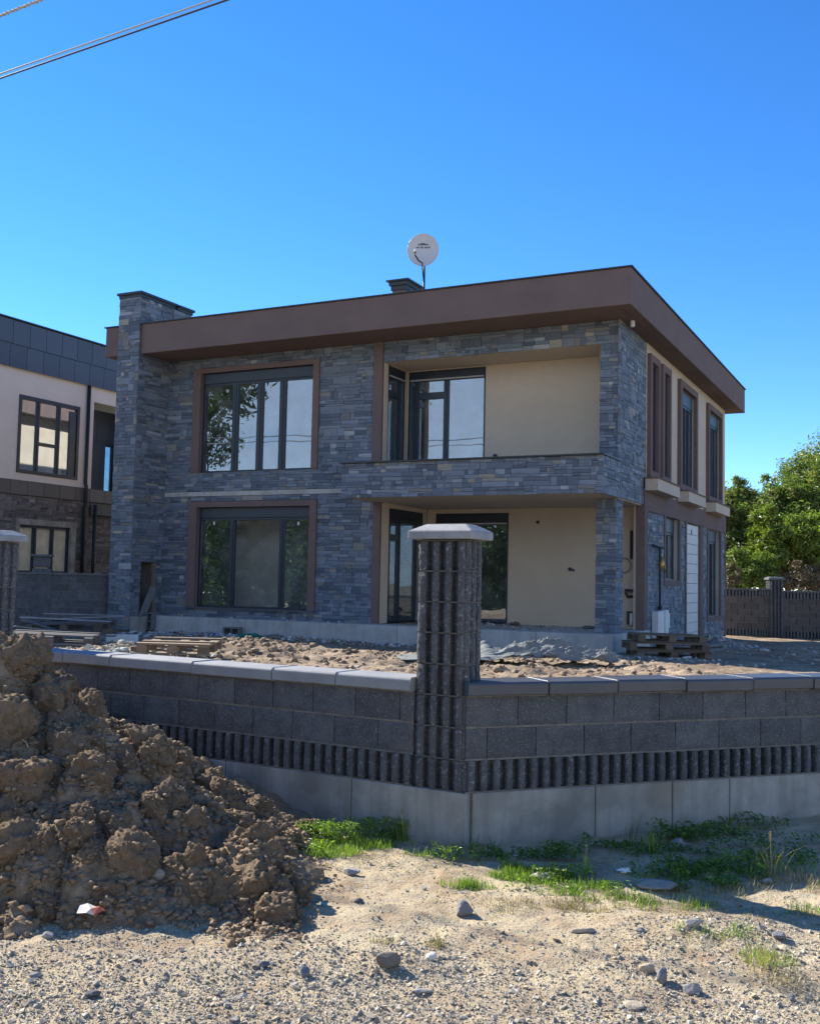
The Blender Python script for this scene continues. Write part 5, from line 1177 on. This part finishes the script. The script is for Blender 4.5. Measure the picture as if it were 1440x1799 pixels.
# short turf and lit grass
P = []; 
for a in ((560, 1498, .26, .16, 2550), (620, 1486, .28, .12, 2210), (690, 1478, .12, .12, 425), (820, 1556, .16, .07, 765), (930, 1540, .26, .13, 2210), (1000, 1560, .24, .12, 1530), (880, 1525, .14, .07, 680), (1080, 1580, .22, .09, 595), (1160, 1590, .3, .1, 680), (1210, 1535, .4, .16, 1190), (1330, 1520, .35, .22, 1190), (770, 1505, .22, .06, 425), (1350, 1690, .12, .16, 272), (1260, 1640, .2, .08, 272), (1410, 1600, .2, .1, 272), (480, 1455, .1, .1, 136)): P += patch(*a)
blades('grass', P, .012 + .05 * rs.random(len(P)) ** 1.7, .0018, GR, seed=1)
P = []
for a in ((1080, 1590, .4, .12, 1260), (1000, 1595, .35, .08, 720), (1250, 1570, .35, .12, 1080), (1380, 1555, .25, .14, 1260), (1350, 1700, .16, .2, 468), (1240, 1650, .3, .12, 468), (675, 1655, .07, .05, 162), (765, 1660, .05, .04, 162), (490, 1605, .06, .05, 144), (900, 1600, .3, .08, 288), (620, 1500, .3, .12, 360), (1420, 1540, .25, .2, 540), (1395, 1735, .1, .1, 162)): P += patch(*a)
blades('dry_grass', P, .008 + .055 * rs.random(len(P)) ** 2.2, .0013, DRY, m='dryleaf', seed=2, lean=.9)
P = []
for a in ((1150, 1600, .5, .25, 500), (1350, 1600, .35, .3, 500), (900, 1580, .5, .2, 260), (650, 1520, .4, .2, 260), (1250, 1500, .5, .2, 300)): P += patch(*a)
leaves('dead_leaf_litter', [(x, y, z + .004 + .006 * rs.random()) for x, y, z in P], .005 + .009 * rs.random(len(P)), DRY + [(.16, .12, .07)], 'dryleaf', seed=14, kind='stuff', up=.9)
# broad leaved ground cover
P, Sx = [], []
for (px, py, rx, ry, n, hmax) in ((575, 1478, .20, .10, 1060, .12), (655, 1470, .18, .10, 824, .11), (700, 1474, .12, .08, 494, .13), (545, 1500, .14, .1, 353, .07), (800, 1512, .14, .06, 494, .09), (745, 1496, .10, .04, 188, .06), (990, 1545, .18, .10, 494, .07), (940, 1560, .2, .08, 306, .05), (455, 1450, .10, .08, 153, .06), (1060, 1572, .2, .08, 235, .05)):
    for x, y, z in patch(px, py, rx, ry, n): P.append((x, y, z + hmax * rs.random() ** .8 * .9 + .01)); Sx.append(rs.uniform(.009, .020))
leaves('ground_cover', P, Sx, GR, seed=3, kind='stuff', up=.6)
P, Sx = [], []
for (px, py, rx, ry, n, hmax) in ((865, 1512, .10, .06, 286, 0.093), (960, 1512, .22, .07, 550, 0.102), (1000, 1500, .14, .06, 385, 0.128), (1190, 1478, .2, .08, 616, 0.145), (1250, 1470, .25, .1, 572, 0.085), (1310, 1450, .3, .15, 572, 0.076), (1165, 1500, .35, .12, 462, 0.060), (1200, 1535, .3, .12, 770, 0.111), (1270, 1545, .25, .1, 660, 0.119), (1240, 1560, .2, .08, 440, 0.085), (1370, 1510, .25, .15, 572, 0.085), (1330, 1480, .4, .2, 550, 0.060), (1080, 1490, .2, .06, 242, 0.051), (1300, 1530, .15, .08, 286, 0.136)):
    for x, y, z in patch(px, py, rx, ry, n): hm_ = hmax * (.35 + .65 * _lump(x, y)); P.append((x, y, z + hm_ * rs.random() * .95 + .01)); Sx.append(rs.uniform(.010, .024))
leaves('weeds', P, Sx, DG + GR[:1], seed=4, kind='stuff', up=.5)
def weed(px, py, h, n, label, pal=GR, seed=0, w=.004, seedhead=False, dry=False, spread=.03, lean=.5):
    rs = np.random.default_rng(seed); c = on(px, py, sz); o = empty('weed', c, 0, label, 'weed')
    pts = [(rs.normal(0, spread * .4), rs.normal(0, spread * .4), 0) for _ in range(n)]
    b = blades('blades', pts, rs.uniform(.5, 1, n) * h, w, pal, m='dryleaf' if dry else 'grassleaf', seed=seed, lean=lean, kind=None, parent=o)
    if seedhead:
        top = Vector((rs.normal(0, .02), rs.normal(0, .02), h * 1.05)); MB().tube([(0, 0, 0), tuple(top * .6), tuple(top)], .0018, 5).build('stalk', M['root'], o)
        leaves('seed_head', [tuple(top + Vector((rs.normal(0, .004), rs.normal(0, .004), -.05 * rs.random()))) for _ in range(60)], .006, DRY if dry else [(.35, .33, .18)], 'dryleaf', seed, parent=o)
    return o
weed(708, 1478, .20, 14, 'tall weed with one pale seed head at the left wall base', seed=1, seedhead=True)
weed(1028, 1536, .16, 6, 'single upright seed stalk rising from the sunlit grass edge', seed=2, seedhead=True)
weed(1145, 1500, .17, 22, 'bright green grass tuft catching sun before the right wall', seed=3, w=.004, spread=.05)
weed(1355, 1540, .24, 30, 'tall dry grass tuft with bent stalks at the right', pal=DRY, seed=4, seedhead=True, dry=True, w=.003, spread=.10, lean=.9)
weed(1110, 1486, .24, 16, 'thin grass stalks standing in the shade before the right wall', pal=DG, seed=5, w=.0025, spread=.10)
weed(488, 1612, .07, 40, 'short brown stubble tuft at the toe of the clay heap', pal=DRY, seed=6, dry=True, w=.002, spread=.05)
weed(770, 1665, .06, 40, 'short straw coloured tuft on the dirt in the centre', pal=DRY, seed=7, dry=True, w=.0016, spread=.07)
weed(472, 1442, .12, 10, 'small green blades at the upper toe of the clay heap', seed=8, w=.004, spread=.04)
weed(1345, 1700, .13, 60, 'yellow green grass tuft on the gravel at the right', pal=[(.25, .26, .09), (.33, .30, .13)], seed=9, w=.0015, spread=.09, lean=.8)
weed(830, 1500, .13, 10, 'narrow upright blades in front of the wall corner', pal=DG, seed=10, w=.003, spread=.05)
weed(868, 1498, .13, 14, 'dark narrow blades right of the wall corner', pal=DG, seed=11, w=.003, spread=.05)

# ---- trees behind the rear wall
def tree(name, base, H, clusters, nleaf, size, pal, label, cat, seed, group=None, trunk=.18, m='leaf', lo=.0):
    rs = np.random.default_rng(seed); base = Vector(base); o = empty(name, base, 0, label, cat, group); C = []; S = []
    mb = MB(); top = Vector((0, 0, H * .62)); mb.tube([(0, 0, -.4), (0.1, 0, H * .25), tuple(top * .8), tuple(top)], [trunk, trunk * .8, trunk * .5, trunk * .25], 8)
    tot = sum(c[3] ** 2 for c in clusters)
    for (cx, cy, cz, r) in clusters:
        c = Vector((cx, cy, cz)); s = Vector((0, 0, min(cz * .6, H * .5))); mb.tube([tuple(s), tuple(s * .4 + c * .6 + Vector((0, 0, -.1))), tuple(c)], [trunk * .35, trunk * .22, trunk * .08], 6)
        k = int(nleaf * r * r / tot); d = rs.normal(size=(k, 3)); d /= np.linalg.norm(d, axis=1)[:, None]
        sub = rs.normal(size=(max(6, int(14 * r)), 3)); sub /= np.linalg.norm(sub, axis=1)[:, None]; sub *= rs.uniform(.55, 1.08, (len(sub), 1))
        pick = rs.integers(len(sub), size=k); off = rs.normal(size=(k, 3)) * .20
        q = sub[pick] + off; q[:, 2] *= .85; fill = rs.random(k) < .18; q[fill] = d[fill] * rs.uniform(.2, .95, (fill.sum(), 1))
        C.append(q * r + np.array([cx, cy, cz])); S.append(rs.uniform(.7, 1.25, k) * size)
    mb.build('trunk', M['bark'], o, smooth=True); leaves('crown', np.concatenate(C), np.concatenate(S), pal, m, seed, parent=o); return o
def cl(px, py, Y, r): 
    q = ray(px, py); t = Y / q.y; p = CAM + q * t; return p, r
def tree_at(name, pxs, Y, nleaf, size, pal, label, cat, seed, group=None, dy=1.0, m='leaf', trunk=.18):
    rs = np.random.default_rng(seed + 50); pts = [cl(px, py, Y + rs.uniform(-dy, dy), r) for px, py, r in pxs]; bx_ = sum(p.x for p, _ in pts) / len(pts); by_ = Y
    cs = [(p.x - bx_, p.y - by_, p.z, r) for p, r in pts]; H = max(c[2] for c in cs); return tree(name, (bx_, by_, .0), H, cs, nleaf, size, pal, label, cat, seed, group, trunk, m)
TG1 = [(.13, .20, .05), (.18, .26, .06), (.10, .16, .04), (.24, .28, .08), (.27, .24, .10)]
TG2 = [(.15, .21, .04), (.22, .28, .055), (.29, .35, .08), (.11, .15, .035)]
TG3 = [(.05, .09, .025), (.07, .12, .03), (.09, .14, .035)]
gt = 'trees and shrubs behind the rear wall'
tree_at('tree', [(1420, 834, 1.0), (1445, 884, 1.3), (1395, 864, .7), (1480, 814, 1.4), (1500, 892, 1.8), (1405, 912, 1.1), (1440, 952, 1.3), (1345, 846, .35), (1362, 864, .45), (1470, 854, 1.2), (1432, 816, .5)], 41, 34000, .095, TG1, 'tallest tree at the right edge with a ragged open crown', 'tree', 1, gt)
tree_at('tree', [(1300, 884, .8), (1285, 912, .9), (1330, 889, .7), (1320, 922, 1.0), (1275, 874, .6), (1360, 892, .9), (1297, 846, .28), (1290, 972, .9), (1250, 912, 1.2), (1230, 992, 1.2), (1365, 884, .5)], 40, 34000, .09, TG1 + [(.14, .12, .045)], 'olive green tree close to the villa corner with a reddish tinge', 'tree', 2, gt)
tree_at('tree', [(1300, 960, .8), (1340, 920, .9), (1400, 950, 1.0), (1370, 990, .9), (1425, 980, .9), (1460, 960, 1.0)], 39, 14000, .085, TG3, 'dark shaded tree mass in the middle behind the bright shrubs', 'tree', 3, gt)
tree_at('shrub', [(1345, 905, .45), (1340, 935, .55), (1350, 965, .6), (1325, 975, .5), (1360, 935, .5)], 37.2, 9000, .08, TG2, 'bright green climbing shrub, tallest of the shrubs behind the wall', 'shrub', 4, gt, .5, trunk=.06)
tree_at('shrub', [(1290, 985, .45), (1310, 1000, .5), (1325, 1015, .45), (1300, 1025, .35), (1345, 1010, .45), (1338, 990, .4)], 36, 8500, .07, TG2 + [(.07, .13, .05)], 'round bright shrub just above the rear wall left of its pillar', 'shrub', 5, gt, .4, trunk=.05)
tree_at('shrub', [(1400, 925, .5), (1420, 950, .6), (1440, 920, .6), (1405, 970, .5), (1450, 975, .5)], 37.5, 8000, .085, TG2, 'broad leaved bright shrub at the right edge above the brush', 'shrub', 6, gt, .5, trunk=.05)
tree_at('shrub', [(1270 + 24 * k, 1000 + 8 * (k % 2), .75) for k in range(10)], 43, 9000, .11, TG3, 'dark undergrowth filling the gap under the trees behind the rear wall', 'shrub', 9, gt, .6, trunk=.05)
BR = [(.20, .13, .08), (.15, .10, .06), (.26, .19, .12), (.12, .09, .06), (.30, .25, .17)]
tree_at('brush_pile', [(1385, 1020, .35), (1400, 1010, .45), (1425, 1015, .5), (1445, 1025, .5), (1415, 1030, .4), (1375, 1028, .25), (1460, 1010, .5)], 35.6, 7000, .06, BR, 'brown heap of dead brush behind the wall right of the pillar', 'brush pile', 7, None, .4, m='dryleaf', trunk=.05)
tree_at('brush_pile', [(1283, 1000, .3), (1290, 1020, .35), (1278, 1028, .3)], 35.4, 2600, .055, BR + TG3, 'small heap of dry brush behind the wall beside the villa', 'brush pile', 8, None, .3, m='dryleaf', trunk=.04)
q0, q1 = cl(1352, 990, 36.5, 0)[0], cl(1371, 974, 36.5, 0)[0]; sticks('branch', [tuple(q0), tuple(q1)], .035, 'root', 'bare pale branch slanting out of the bright shrubs', 'branch')
# trees across the street behind the camera, mirrored in the window panes
def far_tree(u, v, H, r, n, label, seed, pal=TG1, size=.16, conic=False):
    p = HM @ Vector((-u, v, 0)); rs = np.random.default_rng(seed)
    if conic: cs = [(0, 0, H * t, r * (1.08 - t)) for t in np.linspace(.15, 1, 9)]
    else: cs = [(rs.normal(0, r * .5), rs.normal(0, r * .35), r * .3 + (H - r * .6) * t, r * rs.uniform(.45, .7)) for t in np.linspace(0, 1, 12)]
    tree('tree', (p.x, p.y, -.3), H, cs, n, size, pal, label, 'tree', seed, 'trees across the street', .3)
far_tree(31.9, -24.5, 15.5, 3.3, 16000, 'tall dark tree across the street, mirrored in the upper window', 21, TG3, .20)
for k, (u, lb) in enumerate(((8.5, 'dense tree across the street opposite the porch'), (14.0, 'dense tree across the street, second along from the porch side'), (19.5, 'dense tree across the street, middle one of the row'), (24.5, 'dense tree across the street, second from the tall dark one'), (29.0, 'dense tree across the street beside the tall dark one'))):
    far_tree(u, -23.5 + .8 * math.sin(k * 2), 5.6 + .5 * math.cos(k * 3), 3.6, 15000, lb, 22 + k, TG3, .2)

# ---- overhead cables
def cable(p0, r, label, m, sag, twist=0, slope=0):
    d = Vector((.861, -.508, 0)); pts = []
    for i in range(81):
        s = -34 + 68 * i / 80; pts.append(Vector(p0) + d * s + Vector((0, 0, sag * (s / 34) ** 2 + slope * s)))
    o = empty('overhead_cable', pts[40], 0, label, 'cable')
    if twist:
        for ph in range(3):
            q = []
            for i in range(1201):
                s = -34 + 68 * i / 1200
                if abs(s) > 12: continue
                c = Vector(p0) + d * s + Vector((0, 0, sag * (s / 34) ** 2)); a = s * twist + ph * 2.094; n = Vector((.508, .861, 0))
                q.append(c + (n * math.cos(a) + Vector((0, 0, 1)) * math.sin(a)) * r * .6 - pts[40])
            MB().tube(q, r * .55, 5).build('strand', M[m], o, smooth=True)
        for sg in (-1, 1): MB().tube([p - pts[40] for p, i in zip(pts, range(81)) if (-34 + 68 * i / 80) * sg > 11.9], r, 6).build('cable_run', M[m], o, smooth=True)
    else: MB().tube([p - pts[40] for p in pts], r, 6).build('wire', M[m], o, smooth=True)
    return o
cable(gp(0, 27, 6.9), .018, 'thick twisted overhead cable crossing the top left corner', 'cable', .5, 60)
cable(gp(0, 129, 7.0), .0085, 'upper one of the two thin overhead wires at top left', 'cable', .5)
cable(gp(0, 137, 6.97), .0095, 'lower one of the two thin overhead wires at top left', 'cable_dark', .5, slope=.0)
